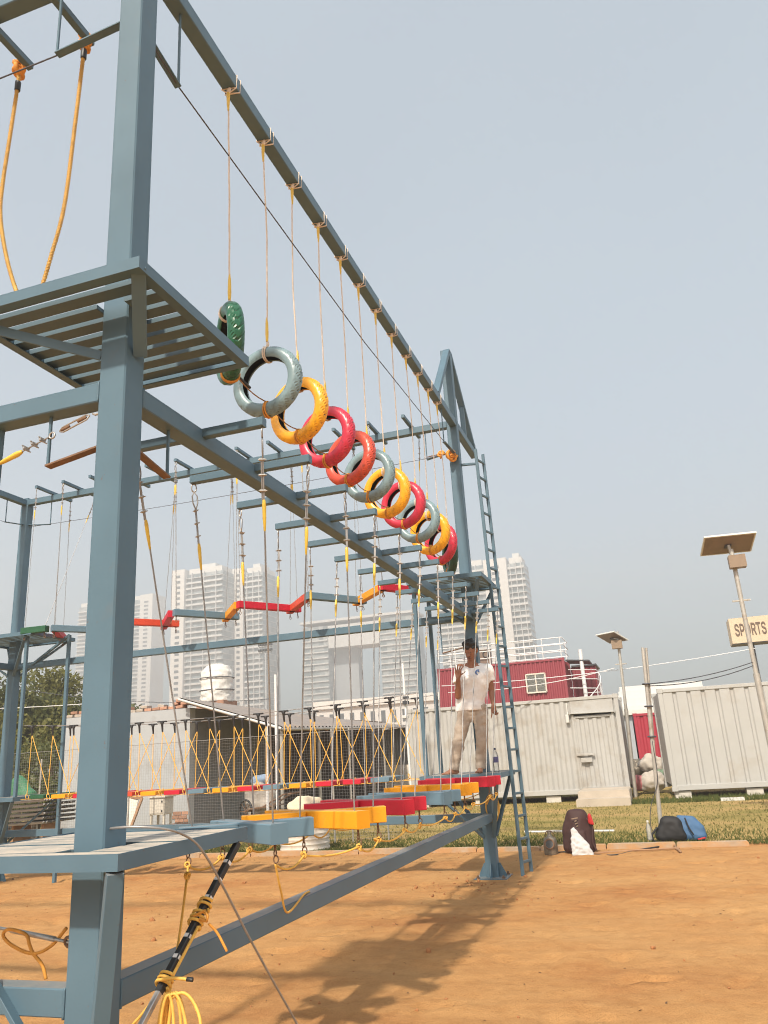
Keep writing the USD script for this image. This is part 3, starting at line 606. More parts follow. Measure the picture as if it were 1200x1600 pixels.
part(t, 'rope_end', rope([(XA0 - .1, YB - .06, 5.73), (XA0 - .35, YB - .02, 5.735)], .012, .04, n=14), 'rope_brown', True)
lifeline(sag((-2.78, 2.87, 5.615), (-9.9, 2.87, 5.62), .04, 10), 'thin lifeline at the upper left running behind the two thick ropes')
lifeline(sag((XD, 10.1, 5.72), (XD, 3.0, 5.66), .05, 10), 'thin lifeline leaving the far left column towards the viewer', r=.004)
tb = thing('turnbuckle_cable', 'steel turnbuckle with clamps on a yellow-taped cable at the near column under the beam', 'turnbuckle', (-2.38, 2.86, 3.2))
P0 = np.array([XA0, 2.86, 3.225]); P1 = onY((0, 724), 2.86); D = unit(P1 - P0); P2 = P0 + D * 3.0
A_ = lambda s: P0 + D * s
side = unit(np.cross(D, (0, 1, 0)))
part(tb, 'hook', tube([A_(0), A_(.02) + side * .018, A_(.05) + side * .012, A_(.06)], .006, 6), 'zinc', True)
m = MB()
for s in (-1, 1): tube([A_(.08), A_(.10) + side * s * .013, A_(.24) + side * s * .013, A_(.26)], .0042, 6, m)
part(tb, 'turnbuckle_body', m, 'zinc', True)
for s in (.10, .20): part(tb, 'threaded_sleeve', tube([A_(s), A_(s + .05)], .008, 8), 'rust_shade_steel', True)
part(tb, 'eye', ring(A_(.305), (0, 1, 0), .016, .0045, 14, 6), 'zinc', True)
part(tb, 'cable', tube([A_(.32), A_(.5), P2], .004, 6), 'cable_steel', True)
def clamp(parent, p, d, s=1.0, mname='zinc'):
    a, b, d = frame(d); m = MB()
    bar(p - a * .012 * s, p + a * .024 * s, .012 * s, .016 * s, .002, mb=m)
    for q in (-1, 1): tube([p + b * .010 * s * q - a * .022 * s, p + b * .010 * s * q + a * .030 * s], .0035 * s, 5, m)
    return part(parent, 'cable_clamp', m, mname)
for s in (.36, .41, .46): clamp(tb, A_(s), D)
part(tb, 'yellow_tape', tube([A_(.49), A_(.52), A_(.60), A_(.66)], [.009, .015, .012, .005], 7), 'tape_yellow', True)

# ------------------------------------------------------------------ hanging cables of the steps
def cable(t, top, low, nclamp=3, r=.0048):
    """eye hook, thimble loop, clamps, yellow tape and steel rope, from a cross arm down to a step"""
    top = np.asarray(top, float); low = np.asarray(low, float); d = unit(low - top); L = np.linalg.norm(low - top); a, b, _ = frame(d)
    c = part(t, 'hanging_cable', tube([top + d * .17, top + (low - top) * .5, low], r, 6), 'cable_steel', True)
    part(c, 'eye_hook', ring(top + d * .030, a, .017, .0045, 12, 5, sq=1.6), 'zinc', True)
    part(c, 'thimble', tube([top + d * .175, top + d * .13 + b * .016, top + d * .085 + b * .017, top + d * .055, top + d * .085 - b * .017, top + d * .13 - b * .016, top + d * .175], .0045, 5), 'cable_steel', True)
    for k in range(nclamp): clamp(c, top + d * (.18 + .085 * k), d if k % 2 else d, .85)
    part(c, 'tail', tube([top + d * .17 + a * .008, top + d * .40 + a * .008], r * 1.0, 5), 'cable_steel', True)
    part(c, 'yellow_tape', tube([top + d * .40, top + d * .43, top + d * .50, top + d * .57], [.008, .0115, .010, .006], 7), 'tape_yellow', True)
    return c
def shackle(t, p, n=3):
    """eye bolt, links and cord end hanging under a step"""
    p = np.asarray(p, float); m = MB()
    tube([p, p + (0, 0, -.03)], .006, 6, m); ring(p + (0, 0, -.045), (1, 0, 0), .014, .004, 10, 5, m)
    ring(p + (.004, 0, -.075), (0, 1, 0), .014, .004, 10, 5, m, 1.3)
    part(t, 'shackle', m, 'rust_shade_steel', True)
    return p + np.array([0, 0, -.10])
steps = [('grey', 4.16, 'blue-grey cross-shaped hanging step touching the corner of the near lower platform', .03), ('yellow', 4.86, 'large yellow cross-shaped hanging step, second from the near platform', 0),
         ('red', 5.80, 'large crimson cross-shaped hanging step behind the nearer yellow one', 0), ('grey', 6.90, 'blue-grey cross-shaped hanging step behind the large crimson one', 0),
         ('yellow', 7.65, 'farther yellow cross-shaped hanging step, just in front of the standing man', 0), ('red', 8.80, 'crimson cross-shaped hanging step at the feet of the standing man', 0)]
cords_r, cords_l = [], []
for k, (colr, yc, lab, dx) in enumerate(steps):
    zc = (1.19, 1.19, 1.19, 1.175, 1.20, 1.215)[k]; W, H = .105, .10
    t = thing('cross_step', lab, 'hanging step', (XC, yc, zc - H / 2), 'cross-shaped steps hung below the middle beam')
    xl, xr = -2.50, -1.78
    if k == 0: xr = -1.98
    h = .18
    A1, B1 = np.array([xr, yc - h, zc]), np.array([xl, yc + h, zc]); A2, B2 = np.array([xl, yc - h, zc]), np.array([xr, yc + h, zc])
    d1 = unit(B1 - A1); d2 = unit(B2 - A2)
    part(t, 'arm', bar(A1 - d1 * .05, B1 + d1 * .05, W, H, .004), 'step_' + colr)
    cc = (A1 + B1) / 2
    part(t, 'arm', bar(A2 - d2 * .05, cc - d2 * .056, W, H - .004, .004), 'step_' + colr); part(t, 'arm', bar(cc + d2 * .056, B2 + d2 * .05, W, H - .004, .004), 'step_' + colr)
    for P, st, sx in ((A1, 2 * k, -1.80), (A2, 2 * k, -2.61), (B2, 2 * k + 1, -1.80), (B1, 2 * k + 1, -2.61)):
        low = P.copy(); low[2] = zc + H / 2 - .002
        cable(t, (sx, AB_Y[st], ZM1 - .05), low + (cc - P) * .06 * np.array([1, 1, 0]))
        e = shackle(t, (P[0], P[1], zc - H / 2))
        (cords_r if sx > -2 else cords_l).append(e)
def cord_thing(pts, lab, sg, r=.006):
    t = thing('slack_cord', lab, 'cord', pts[0]); out = []
    for a, b in zip(pts[:-1], pts[1:]): out += list(sag(a, b, sg * (.6 + .8 * rng.random()), 9)[:-1])
    out.append(pts[-1]); part(t, 'cord', tube(out, r, 6), 'cord_yellow', True)
    for p in pts[1:-1:1]:
        m = MB(); ring(p, rng.normal(0, 1, 3), .014, .006, 8, 5, m); ring(p + rng.normal(0, .006, 3), rng.normal(0, 1, 3), .013, .006, 8, 5, m); part(t, 'knot', m, 'cord_yellow', True)
    return t
cr = sorted(cords_r, key=lambda p: p[1]); cl = sorted(cords_l, key=lambda p: p[1])
colp = np.array([XA1 + .02, YB - .10, .98])
t = cord_thing(cr + [colp], 'slack yellow cord strung under the right ends of the cross steps to the far column', .035)
ms = MB()
for q in range(3):
    ring(colp + (0.0, -.02, -.14 - .02 * q), (0.3 + .2 * q, 1, 0), .10, .006, 18, 5, ms, 1.5)
part(t, 'loose_coil', ms, 'cord_yellow', True)
a0 = np.array([XC - .02, 3.35, 1.12])
cord_thing([np.array([-2.16, 3.3, .60]), a0 + (.05, .15, -.06)] + cl + [np.array([XA0, YB - .05, 1.0])], 'slack yellow cord strung under the left ends of the cross steps', .04)
t = thing('dropping_cord', 'single yellow cord dropping from the nearest grey step to the lower beam', 'cord', cr[0])
part(t, 'cord', tube(smoothpath([cr[0], cr[0] + (-.02, .1, -.14), cr[0] + (-.08, .3, -.28), (xb + .03, 4.75, .77), (xb, 4.9, .765)], 8), .006, 6), 'cord_yellow', True)

# ------------------------------------------------------------------ upper zigzag of planks below the back beam
ZP = 3.77
zig = [(-3.32, 10.1, -2.95, 10.75, 'red', 'crimson hanging plank touching the far upper platform'), (-3.32, 10.12, -4.02, 10.93, 'yellow', 'yellow hanging plank, end-on, nearest to the far column'),
       (-4.42, 10.08, -3.90, 10.88, 'grey', 'blue-grey hanging plank between a yellow and an orange-red one, nearer to the far column'), (-4.46, 10.12, -5.12, 10.93, 'orange', 'short-looking orange-red hanging plank in the middle between crimson and blue-grey'),
       (-5.52, 10.08, -4.98, 10.9, 'red', 'long crimson hanging plank in the middle of the zigzag'), (-5.60, 10.12, -6.26, 10.95, 'yellow', 'yellow hanging plank, end-on, in the middle of the zigzag'),
       (-6.60, 10.08, -6.05, 10.9, 'grey', 'long blue-grey hanging plank in front of the tall white towers'), (-6.72, 10.12, -7.42, 10.98, 'red', 'short-looking crimson hanging plank joined to the orange-red one by the near column'),
       (-7.75, 10.1, -7.14, 10.9, 'orange', 'long orange-red hanging plank emerging from behind the near column'), (-7.8, 10.12, -8.42, 10.9, 'yellow', 'yellow hanging plank hidden behind the near column'),
       (-8.84, 10.08, -8.25, 10.9, 'grey', 'blue-grey hanging plank left of the near column'), (-8.86, 10.12, -9.36, 10.9, 'red', 'crimson hanging plank end between the green plank and a grey one'),
       (-9.36, 10.02, -8.98, 10.04, 'green', 'dark green hanging plank touching the far left platform')]
ztop = ZT1 + .003
for k, (x0, y0, x1, y1, colr, lab) in enumerate(zig):
    t = thing('balance_plank', lab, 'hanging plank', ((x0 + x1) / 2, (y0 + y1) / 2, ZP - .05), 'planks hung in a zigzag below the back beam')
    p, q = np.array([x0, y0, ZP]), np.array([x1, y1, ZP]); d = unit(q - p)
    part(t, 'plank', bar(p - d * .04, q + d * .04, .10, .10, .006), 'step_' + colr)
    for P, ay in ((p, 10.12), (q, 10.96)):
        sx = min(CB_X, key=lambda s: abs(s - P[0])); low = P.copy(); low[2] = ZP + .048
        cable(t, (sx, ay, ztop), low, 3, .0042); shackle(t, (P[0], P[1], ZP - .05))

# ------------------------------------------------------------------ rope bridge
rb = thing('rope_bridge', 'rope bridge of small coloured planks hung on yellow cords from two hand cables', 'rope bridge', (-6.1, 10.47, 1.2))
BX = np.arange(-9.18, -2.98, .3905); BC = ['green', 'yellow', 'red', 'red', 'orange', 'yellow', 'red', 'grey', 'yellow', 'red', 'grey', 'yellow', 'red', 'red', 'grey', 'yellow', 'red']
def bz(x): u = (x + 6.1) / 3.2; return 1.215 + .045 * u * u
def hz(x): u = (x + 6.1) / 3.3; return 2.20 + .11 * u * u
YF, YK = 10.14, 10.80
for k, x in enumerate(BX[:-1]):
    xm = x + .195; z = bz(xm)
    part(rb, 'plank', bar((xm, YF - .02, z), (xm, YK + .02, z), .25, .055, .006), 'step_' + BC[k % len(BC)])
for y in (YF, YK):
    xs = np.linspace(-9.35, -2.9, 30)
    part(rb, 'hand_cable', tube([(x, y, hz(x)) for x in xs], .006, 5), 'cable_steel', True)
    part(rb, 'base_rope', tube([(x, y, bz(x) - .034) for x in xs], .004, 5), 'cord_yellow', True)
for k, x in enumerate(BX):
    for y, off, sgn in ((YF, 0.0, 1), (YK, .17, -1)):
        xx_ = x + off; z = hz(xx_)
        if xx_ > -2.95: continue
        g = part(rb, 'cable_grip', bar((xx_ - .075, y, z - .006), (xx_ + .075, y, z - .006), .03, .02, .004), 'black_plastic')
        part(g, 'grip_stem', tube([(xx_, y, z - .005), (xx_, y, z - .05), (xx_ + .01, y, z - .15)], [.035, .017, .012], 7), 'black_plastic', True)
        b0 = np.array([xx_ + .01, y, z - .14])
        part(rb, 'net_cord', tube(sag(b0, (xx_ + rng.normal(0, .015), y, bz(xx_) + .02), 0, 3), .0055, 5), 'cord_yellow', True)
        x2 = xx_ + .40 * sgn * (1 if y == YF else 1)
        if -9.3 < x2 < -2.9: part(rb, 'net_cord', tube([b0, (x2, y, bz(x2) + .02)], .0055, 5), 'cord_yellow', True)
    for y in (YF, YK):
        m = MB(); ring((x, y, bz(x)), (1, 0, .3), .035, .006, 10, 5, m); part(rb, 'plank_knot', m, 'cord_yellow', True)

# ------------------------------------------------------------------ two thick ropes at the upper left
def thick(pts, lab, kp):
    t = thing('climbing_rope', lab, 'rope', pts[-1]); p = smoothpath(pts, 20)
    part(t, 'rope', rope(p, .0125, .06, amp=.22), 'rope_gold', True)
    part(t, 'whipping', tube([pts[1] + (0, 0, .02), pts[1] - (0, 0, .05)], .019, 8), 'black_plastic', True)
    m = MB(); kp = np.asarray(kp)
    for q, (nx, rr) in enumerate((((1, .3, .2), .038), ((.2, 1, .4), .04), ((.5, .4, 1), .034), ((1, -.4, .5), .032))):
        c = kp + np.array([[0, 0, 0], [.01, 0, .02], [-.01, .01, -.01], [0, 0, .045]][q]); ring(c, nx, rr, .015, 16, 7, m)
    part(t, 'knot', m, 'cord_orange', True)
yy_ = 3.19
r1 = [onY((132, 66), yy_), onY((131, 82), yy_), onY((118, 190), yy_), onY((101, 320), yy_), onY((80, 400), yy_), onY((64, 452), yy_), onY((52, 470), 3.1)]
thick([np.array(p) for p in r1], 'right one of two thick yellow ropes, hanging in a slight curve onto the upper platform', onY((132, 68), yy_))
r2 = [onY((29, 108), yy_), onY((28, 132), yy_), onY((17, 205), yy_), onY((4, 290), yy_), onY((1, 340), yy_), onY((10, 400), yy_), onY((24, 450), yy_), onY((34, 468), 3.1)]
thick([np.array(p) for p in r2], 'left one of two thick yellow ropes, bending at the left edge of the view', onY((29, 110), yy_))

# ------------------------------------------------------------------ black strut, hank of cord, loose cable at the near platform
q0, q1 = np.array([-1.935, 3.50, ZL - .065]), onX((222, 1600), -2.02)
sd = unit(q1 - q0); q1 = q1 + sd * .18
st = thing('slotted_strut', 'black strut with pale slot-light marks slanting down from the near lower platform corner', 'strut', q1)
Ls = np.linalg.norm(q1 - q0)
part(st, 'strut_bar', bar(q0, q0 + sd * Ls * .70, .029, .029, .003), 'strut_black'); part(st, 'inner_bar', bar(q0 + sd * Ls * .70, q1, .024, .024, .003), 'strut_steel')
a, b, _ = frame(sd)
for k in range(7):
    s = .10 + .09 * k  # white strips painted in for ground light showing through the slots
    for off in (a * -.0150, b * .0150, b * -.0150, a * .0150): part(st, 'pale_mark', bar(q0 + sd * s + off, q0 + sd * (s + .016) + off, .020, .0022, 0, up=off), 'slot_light_white')
hk = thing('cord_hank', 'yellow cord wound round the black strut and hanging from it in a looped hank', 'cord', q0 + sd * .7)
def wind(s0, s1, turns, r, rr):
    n = int(turns * 12); u = np.linspace(0, 1, n); return [q0 + sd * (s0 + (s1 - s0) * x) + r * (math.cos(2 * np.pi * turns * x) * a + math.sin(2 * np.pi * turns * x) * b) for x in u]
part(hk, 'winding', tube(wind(.30, .34, 2, .028, 0), .0065, 6), 'cord_yellow', True); part(hk, 'winding', tube(wind(.36, .42, 3, .030, 0), .0065, 6), 'cord_yellow', True)
kp = q0 + sd * .395
part(hk, 'winding', tube([kp + b * .03 + np.array(v) for v in ((0, 0, 0), (.05, .01, .02), (.07, 0, 0), (.06, .01, -.02), (.03, 0, -.01))], .0065, 6), 'cord_orange', True)
part(hk, 'cord_end', tube(smoothpath([kp + (.06, 0, -.01), kp + (.09, .02, -.05), kp + (.13, .03, -.12)], 6), .006, 6), 'cord_orange', True)
part(hk, 'straight_run', tube([q0 + sd * .42 + a * .026, q0 + sd * .66 + a * .026 - (0, 0, 0)], .0065, 6), 'cord_yellow', True)
kp = q0 + sd * .665
part(hk, 'winding', tube(wind(.63, .68, 3, .029, 0), .0065, 6), 'cord_yellow', True)
e0 = kp + (0, -.03, .02); part(hk, 'cord_end', tube(smoothpath([e0, e0 + (.06, 0, .008), e0 + (.12, .01, .003)], 6), .0065, 6), 'cord_yellow', True)
part(hk, 'cord_tip', tube([e0 + (.12, .01, .003), e0 + (.145, .01, .002)], .0085, 7), 'black_plastic', True)
tl = kp + (0, -.02, -.02)
part(hk, 'cord_end', tube(smoothpath([tl, tl + (-.06, -.02, -.07), tl + (-.14, -.03, -.16), tl + (-.18, -.02, -.30), tl + (-.19, 0, -.5)], 8), .006, 6), 'cord_yellow', True)
top = kp + (.035, -.035, -.02)
for k in range(9):
    w = .012 + .075 * (k / 8) ** 2; L = .30 + .03 * math.sin(k * 2.1) if k < 8 else .185
    ph = np.linspace(0, 2 * np.pi, 26)
    c = top + np.array([.012 + (.055 if k == 8 else .004 * k), rng.normal(0, .012), 0])
    p = [c + np.array([w * math.sin(t) * (1 - .4 * math.cos(t)) - .05 * (k < 4) * (1 - math.cos(t)) / 2, .01 * math.sin(t * 2), -L * (1 - math.cos(t)) / 2]) for t in ph]
    part(hk, 'cord_loop', tube(p, .0062, 6), 'cord_yellow', True)
lc = thing('loose_cable', 'loose grey steel cable curling over the edge of the near lower platform', 'steel cable', (-1.9, 3.0, ZL))
pp = [onX((160, 1296), -2.20), onX((205, 1292), -2.05), onX((262, 1296), -1.93), onX((300, 1312), -1.90), onX((322, 1338), -1.88), onX((350, 1388), -1.87), onX((388, 1462), -1.87), onX((425, 1530), -1.87), onX((466, 1604), -1.87), onX((490, 1660), -1.87)]
pp[0][2] = max(pp[0][2], ZL + .008)
part(lc, 'cable', tube(smoothpath(pp, 8), .0052, 7), 'cable_steel', True)
# tensioner and cord behind the near column, lower left
tn = thing('tension_rod', 'steel tension rod with a loop of orange cord behind the near column', 'turnbuckle', onY((60, 1460), 3.0))
P0, P1 = onY((108, 1472), 2.95), onY((-60, 1438), 3.15)
part(tn, 'rod', tube([P0, P1], .007, 8), 'zinc', True); part(tn, 'sleeve', tube([P0 + (P1 - P0) * .12, P0 + (P1 - P0) * .5], .011, 8), 'zinc', True)
part(tn, 'eye', ring(P0, (0, 1, .3), .02, .007, 12, 6), 'rust_shade_steel', True)
part(tn, 'cord', tube(smoothpath([onY(p, 2.98) for p in ((104, 1450), (80, 1478), (52, 1490), (20, 1478), (5, 1462), (14, 1452), (40, 1460), (46, 1476), (52, 1490), (66, 1508), (72, 1530))], 6), .007, 6), 'cord_orange', True)

# ------------------------------------------------------------------ the man on the far platform
def person():
    J = lambda x, y, d=10.22: onY((x, y), d)
    pt = thing('person', 'man in white T-shirt and khaki trousers on the far platform, one hand raised', 'person', J(725, 1207))
    hips = J(736, 1112, 10.24); chest = J(740, 1062, 10.23); neck = J(737, 1037, 10.22); head = J(735.5, 1017, 10.17)
    sR, sL = J(719, 1044, 10.23), J(762, 1045, 10.25)
    eR, wR = J(715.5, 1088, 10.10), J(716, 1060, 9.98)
    eL, wL = J(768, 1080, 10.28), J(771, 1101, 10.20)
    hR, hL = J(728, 1112, 10.22), J(750, 1112, 10.24); kR, kL = J(717, 1157, 10.17), J(753, 1157, 10.20)
    aR, aL = J(709.5, 1199.5, 10.20), J(751, 1201, 10.26)
    zf = ZL + .002
    f = unit([.02, -1, 0]); right = np.array([-1.0, 0, 0]) * 1.0    # his right is to the viewer's left
    B = []
    add = lambda *cr: B.append(hull(*cr, seg=14))
    # trunk
    add((hips + (-.07, .01, .0), .075), (hips + (.07, .01, 0), .075), (hips + (0, .01, .14), .08)); add((hips + (-.06, .01, .14), .08), (hips + (.06, .01, .14), .08), (chest + (-.09, .01, .02), .085), (chest + (.09, .01, .02), .085))
    add((chest + (-.09, .01, .02), .085), (chest + (.09, .01, .02), .085), (sR + (.05, 0, -.01), .06), (sL + (-.05, 0, -.01), .06), (neck + (0, 0, -.03), .06))
    add((neck + (0, 0, -.05), .060), (head + (.0, .015, -.04), .055))
    # head, facing down and slightly to his right
    hf = unit(np.array([-.30, -1, -.42])); hs = unit(np.cross(hf, (0, 0, 1))); hu = np.cross(hs, hf)
    H = lambda a, b, c: head + hs * a + hf * b + hu * c
    add((H(0, -.012, .035), .083), (H(0, .012, .02), .076), (H(0, -.03, .0), .078)); add((H(0, .02, -.01), .070), (H(0, .045, -.085), .036), (H(-.03, .02, -.06), .042), (H(.03, .02, -.06), .042))
    add((H(0, .075, -.005), .012), (H(0, .102, -.036), .0135), (H(-.012, .088, -.040), .010), (H(.012, .088, -.040), .010))      # nose
    add((H(-.036, .070, .012), .012), (H(-.012, .078, .010), .010)); add((H(.036, .070, .012), .012), (H(.012, .078, .010), .010))   # brows
    add((H(-.016, .082, -.066), .010), (H(.016, .082, -.066), .010), (H(0, .088, -.064), .010)); add((H(0, .070, -.095), .018), (H(0, .05, -.09), .03))
    for s in (-1, 1): add((H(.080 * s, -.006, .002), .018), (H(.084 * s, -.012, -.022), .012), (H(.085 * s, -.016, .018), .012))
    # arms
    for s, e, w in ((sR, eR, wR), (sL, eL, wL)):
        add((s, .058), (s + (e - s) * .4, .050)); add((s + (e - s) * .4, .049), (e, .040)); add((e, .040), (e + (w - e) * .35, .041)); add((e + (w - e) * .35, .040), (w, .027))
    # right hand, raised and open, fingers spread
    def finger(p0, dirs, lens, r):
        p = np.asarray(p0, float)
        for k, (d, l) in enumerate(zip(dirs, lens)):
            q = p + unit(d) * l; B.append(hull((p, r * (1 - .12 * k)), (q, r * (.9 - .12 * k)), seg=10)); p = q
    up = unit(np.array([.10, -.10, 1.0])); sd_ = unit(np.array([1.0, -.25, .0])); pn = np.cross(sd_, up)
    pc = wR + up * .045
    add((wR, .026), (wR + up * .03 - sd_ * .016, .020), (wR + up * .03 + sd_ * .018, .020)); add((wR + up * .03 - sd_ * .02, .018), (wR + up * .03 + sd_ * .022, .018), (wR + up * .095 - sd_ * .034, .014), (wR + up * .095 + sd_ * .034, .014))
    for k, (o, ang, L) in enumerate(((-.034, -.22, .060), (-.012, .05, .072), (.012, .36, .078), (.034, .70, .070))):
        base = wR + up * .10 + sd_ * o; d = up * math.cos(ang) + sd_ * math.sin(ang)
        finger(base, (d, d + pn * -.25, d + pn * -.5), (L * .5, L * .33, L * .26), .0088)
    finger(wR + up * .04 + sd_ * .028, (sd_ * .9 + up * .35 - pn * .3, sd_ * .8 + up * .6 - pn * .3), (.042, .035), .0098)
    # left hand hanging, half closed, forefinger pointing down
    dn = unit(np.array([-.02, -.12, -1.0])); s2 = unit(np.array([-.55, -.8, .1])); pn2 = np.cross(dn, s2)
    add((wL, .026), (wL + dn * .03 + s2 * .018, .019), (wL + dn * .03 - s2 * .018, .019)); add((wL + dn * .03 + s2 * .022, .017), (wL + dn * .03 - s2 * .022, .017), (wL + dn * .095 + s2 * .030, .014), (wL + dn * .095 - s2 * .030, .014))
    for k, o in enumerate((.033, .011, -.011, -.032)):
        base = wL + dn * .10 + s2 * o
        if k == 0: ds, L = (dn + s2 * .25, dn + s2 * .3, dn + s2 * .35), .070
        else: ds, L = (dn * .8 - pn2 * .7, -pn2 - dn * .2, -dn * .6 - pn2 * .4), (.074, .07, .058)[k - 1]
        finger(base, ds, (L * .5, L * .33, L * .25), .009)
    finger(wL + dn * .045 + s2 * .026, (dn * .8 + s2 * .6 - pn2 * .3, dn + s2 * .1 - pn2 * .4), (.042, .034), .0098)
    # legs and bare feet
    for h, k, a in ((hR, kR, aR), (hL, kL, aL)):
        add((h, .080), (h + (k - h) * .5, .066)); add((h + (k - h) * .5, .066), (k, .052)); add((k, .051), (k + (a - k) * .35, .050)); add((k + (a - k) * .35, .050), (a, .034))
    for a, d in ((aR, unit([-.62, -.78, 0])), (aL, unit([.06, -1, 0]))):
        s = np.array([-d[1], d[0], 0]); g = np.array([a[0], a[1], zf])
        add((a, .036), (g - d * .045 + (0, 0, .030), .028), (g + d * .05 + (0, 0, .045), .028)); add((g - d * .045 + (0, 0, .026), .026), (g + d * .11 + s * .025 + (0, 0, .018), .018), (g + d * .12 - s * .022 + (0, 0, .018), .018), (g + d * .03 + (0, 0, .05), .025))
        for k in range(5): o = -.034 + .017 * k; B.append(hull((g + d * .12 + s * o + (0, 0, .014), .011 + .003 * (k == 0)), (g + d * (.165 - .008 * k) + s * o * 1.1 + (0, 0, .012), .009 + .003 * (k == 0)), seg=10))
    body = m3.Manifold.batch_boolean(B, m3.OpType.Add)
    b = soften(body, .011, 6)
    body_p = part(pt, 'body', b, 'skin', True)
    # clothes
    T = [hull((hips + (-.078, -.005, .0), .122), (hips + (.078, -.005, .0), .122), (hips + (-.076, 0, .16), .118), (hips + (.076, 0, .16), .118), seg=18),
         hull((hips + (-.076, 0, .14), .118), (hips + (.076, 0, .14), .118), (chest + (-.115, 0, .02), .122), (chest + (.115, 0, .02), .122), seg=18),
         hull((chest + (-.115, 0, .02), .120), (chest + (.115, 0, .02), .120), (sR + (.015, 0, 0), .070), (sL + (-.015, 0, 0), .070), (neck + (-.05, .01, -.045), .055), (neck + (.05, .01, -.045), .055), seg=18)]
    for s, e in ((sR, eR), (sL, eL)):
        d = unit(e - s); T.append(hull((s + (0, 0, .002), .074), (s + (e - s) * .62, .078), seg=18).trim_by_plane(list(map(float, -d)), float(-d @ (s + (e - s) * .55))))
    tee = m3.Manifold.batch_boolean(T, m3.OpType.Add)
    tee = tee.trim_by_plane([0, 0, 1.0], float(hips[2] + .012)); tee = tee.trim_by_plane([0, .35, -1.0] / np.linalg.norm([0, .35, -1.0]), float(np.array([0, .35, -1.0]) @ (neck + (0, -.03, -.018)) / np.linalg.norm([0, .35, -1.0])))
    tt = soften(tee, .02, 8); tt = wrinkle(tt, .030, 7.0, 2, (1.0, 1.0, 1.7)); tt = wrinkle(tt, .010, 18.0, 5, (1, 1, 1.6))
    part(pt, 't_shirt', tt, 'shirt_white', True)
    Q = []
    for h, k, a in ((hR, kR, aR), (hL, kL, aL)):
        ao = a + (0, 0, .0)
        Q += [hull((h + (0, 0, .04), .098), (h + (k - h) * .5, .090), seg=18), hull((h + (k - h) * .5, .090), (k, .078), seg=18), hull((k, .078), (k + (ao - k) * .5, .070), seg=18), hull((k + (ao - k) * .5, .070), (ao, .066), seg=18)]
    Q.append(hull((hips + (-.070, 0, .03), .102), (hips + (.070, 0, .03), .102), (hips + (-.05, 0, -.04), .10), (hips + (.05, 0, -.04), .10), seg=18))
    tr = m3.Manifold.batch_boolean(Q, m3.OpType.Add).trim_by_plane([0, 0, -1.0], float(-(hips[2] + .10))).trim_by_plane([0, 0, 1.0], float(aL[2] - .005))
    tr = soften(tr, .02, 8); tr = wrinkle(tr, .045, 6.0, 11, (1.2, 1, 1.9)); tr = wrinkle(tr, .016, 15.0, 4, (1.2, 1, 1.6))
    part(pt, 'trousers', tr, 'khaki', True)
    hm = hull((H(0, -.016, .062), .093), (H(0, -.045, .02), .085), (H(0, .005, .080), .076), seg=18)
    hm = hm + hull((H(-.05, -.03, .0), .042), (H(-.058, -.02, .05), .042), seg=12) + hull((H(.05, -.03, .0), .042), (H(.058, -.02, .05), .042), seg=12) + hull((H(-.048, .030, .105), .036), (H(.045, .030, .110), .038), (H(0, .045, .112), .030), seg=12)
    hh = soften(hm, .012, 4); hh = wrinkle(hh, .055, 24, 7); part(pt, 'hair', hh, 'hair', True)
    ey = MB()
    for s in (-1, 1):
        v, fc = trimesh.creation.icosphere(2, .0085).vertices, trimesh.creation.icosphere(2, .0085).faces; ey.add(v + H(.030 * s, .073, -.004), fc)
    part(body_p, 'eyes', ey, 'dark_metal', True)
    part(body_p, 'lips', soften(hull((H(-.020, .088, -.068), .006), (H(.020, .088, -.068), .006), (H(0, .094, -.067), .007), seg=10), .008, 2), 'lips', True)
    # round printed badge on the chest, lifted off the cloth it follows
    tree = cKDTree(np.array(tt.vertices)); c0 = J(746.5, 1050, 10.1); m = MB(); g = []
    for rr in (0, .5, 1.0):
        for q in range(1 if rr == 0 else 18):
            th = 2 * np.pi * q / 18; p = c0 + np.array([math.cos(th) * rr * .040, 0, math.sin(th) * rr * .036]); near = tree.query_ball_point(p + (0, .02, 0), .2); vv = np.array(tt.vertices)[near]
            d = np.hypot(vv[:, 0] - p[0], vv[:, 2] - p[2]); w = vv[d < .035]; p[1] = (w[:, 1].min() if len(w) else p[1]) - .004; g.append(p)
    fcs = [(0, 1 + (q + 1) % 18, 1 + q) for q in range(18)]
    for q in range(18):
        if 3 <= q <= 12: fcs += [(1 + q, 1 + (q + 1) % 18, 19 + (q + 1) % 18), (1 + q, 19 + (q + 1) % 18, 19 + q)]
    part(pt, 'shirt_badge', MB().add(g, fcs[18:] + fcs[:5]), 'shirt_mark')
person()
wb = thing('water_bottle', 'clear water bottle with dark label standing on the far lower platform by the ladder', 'bottle', (-2.02, 10.35, ZL))
wp = np.array([-2.02, 10.35, ZL - .002])
part(wb, 'bottle', lathe([(0, 0), (.036, .003), (.038, .02), (.036, .10), (.038, .12), (.038, .19), (.030, .225), (.014, .255), (.013, .275), (0, .275)], wp, 16), 'clear_plastic', True)
part(wb, 'cap', lathe([(.016, .27), (.016, .292), (0, .293)], wp, 12), 'bottle_cap', True); part(wb, 'bottle_label', lathe([(.0385, .115), (.0387, .12), (.0387, .18), (.0385, .185)], wp, 16), 'bottle_label', True)

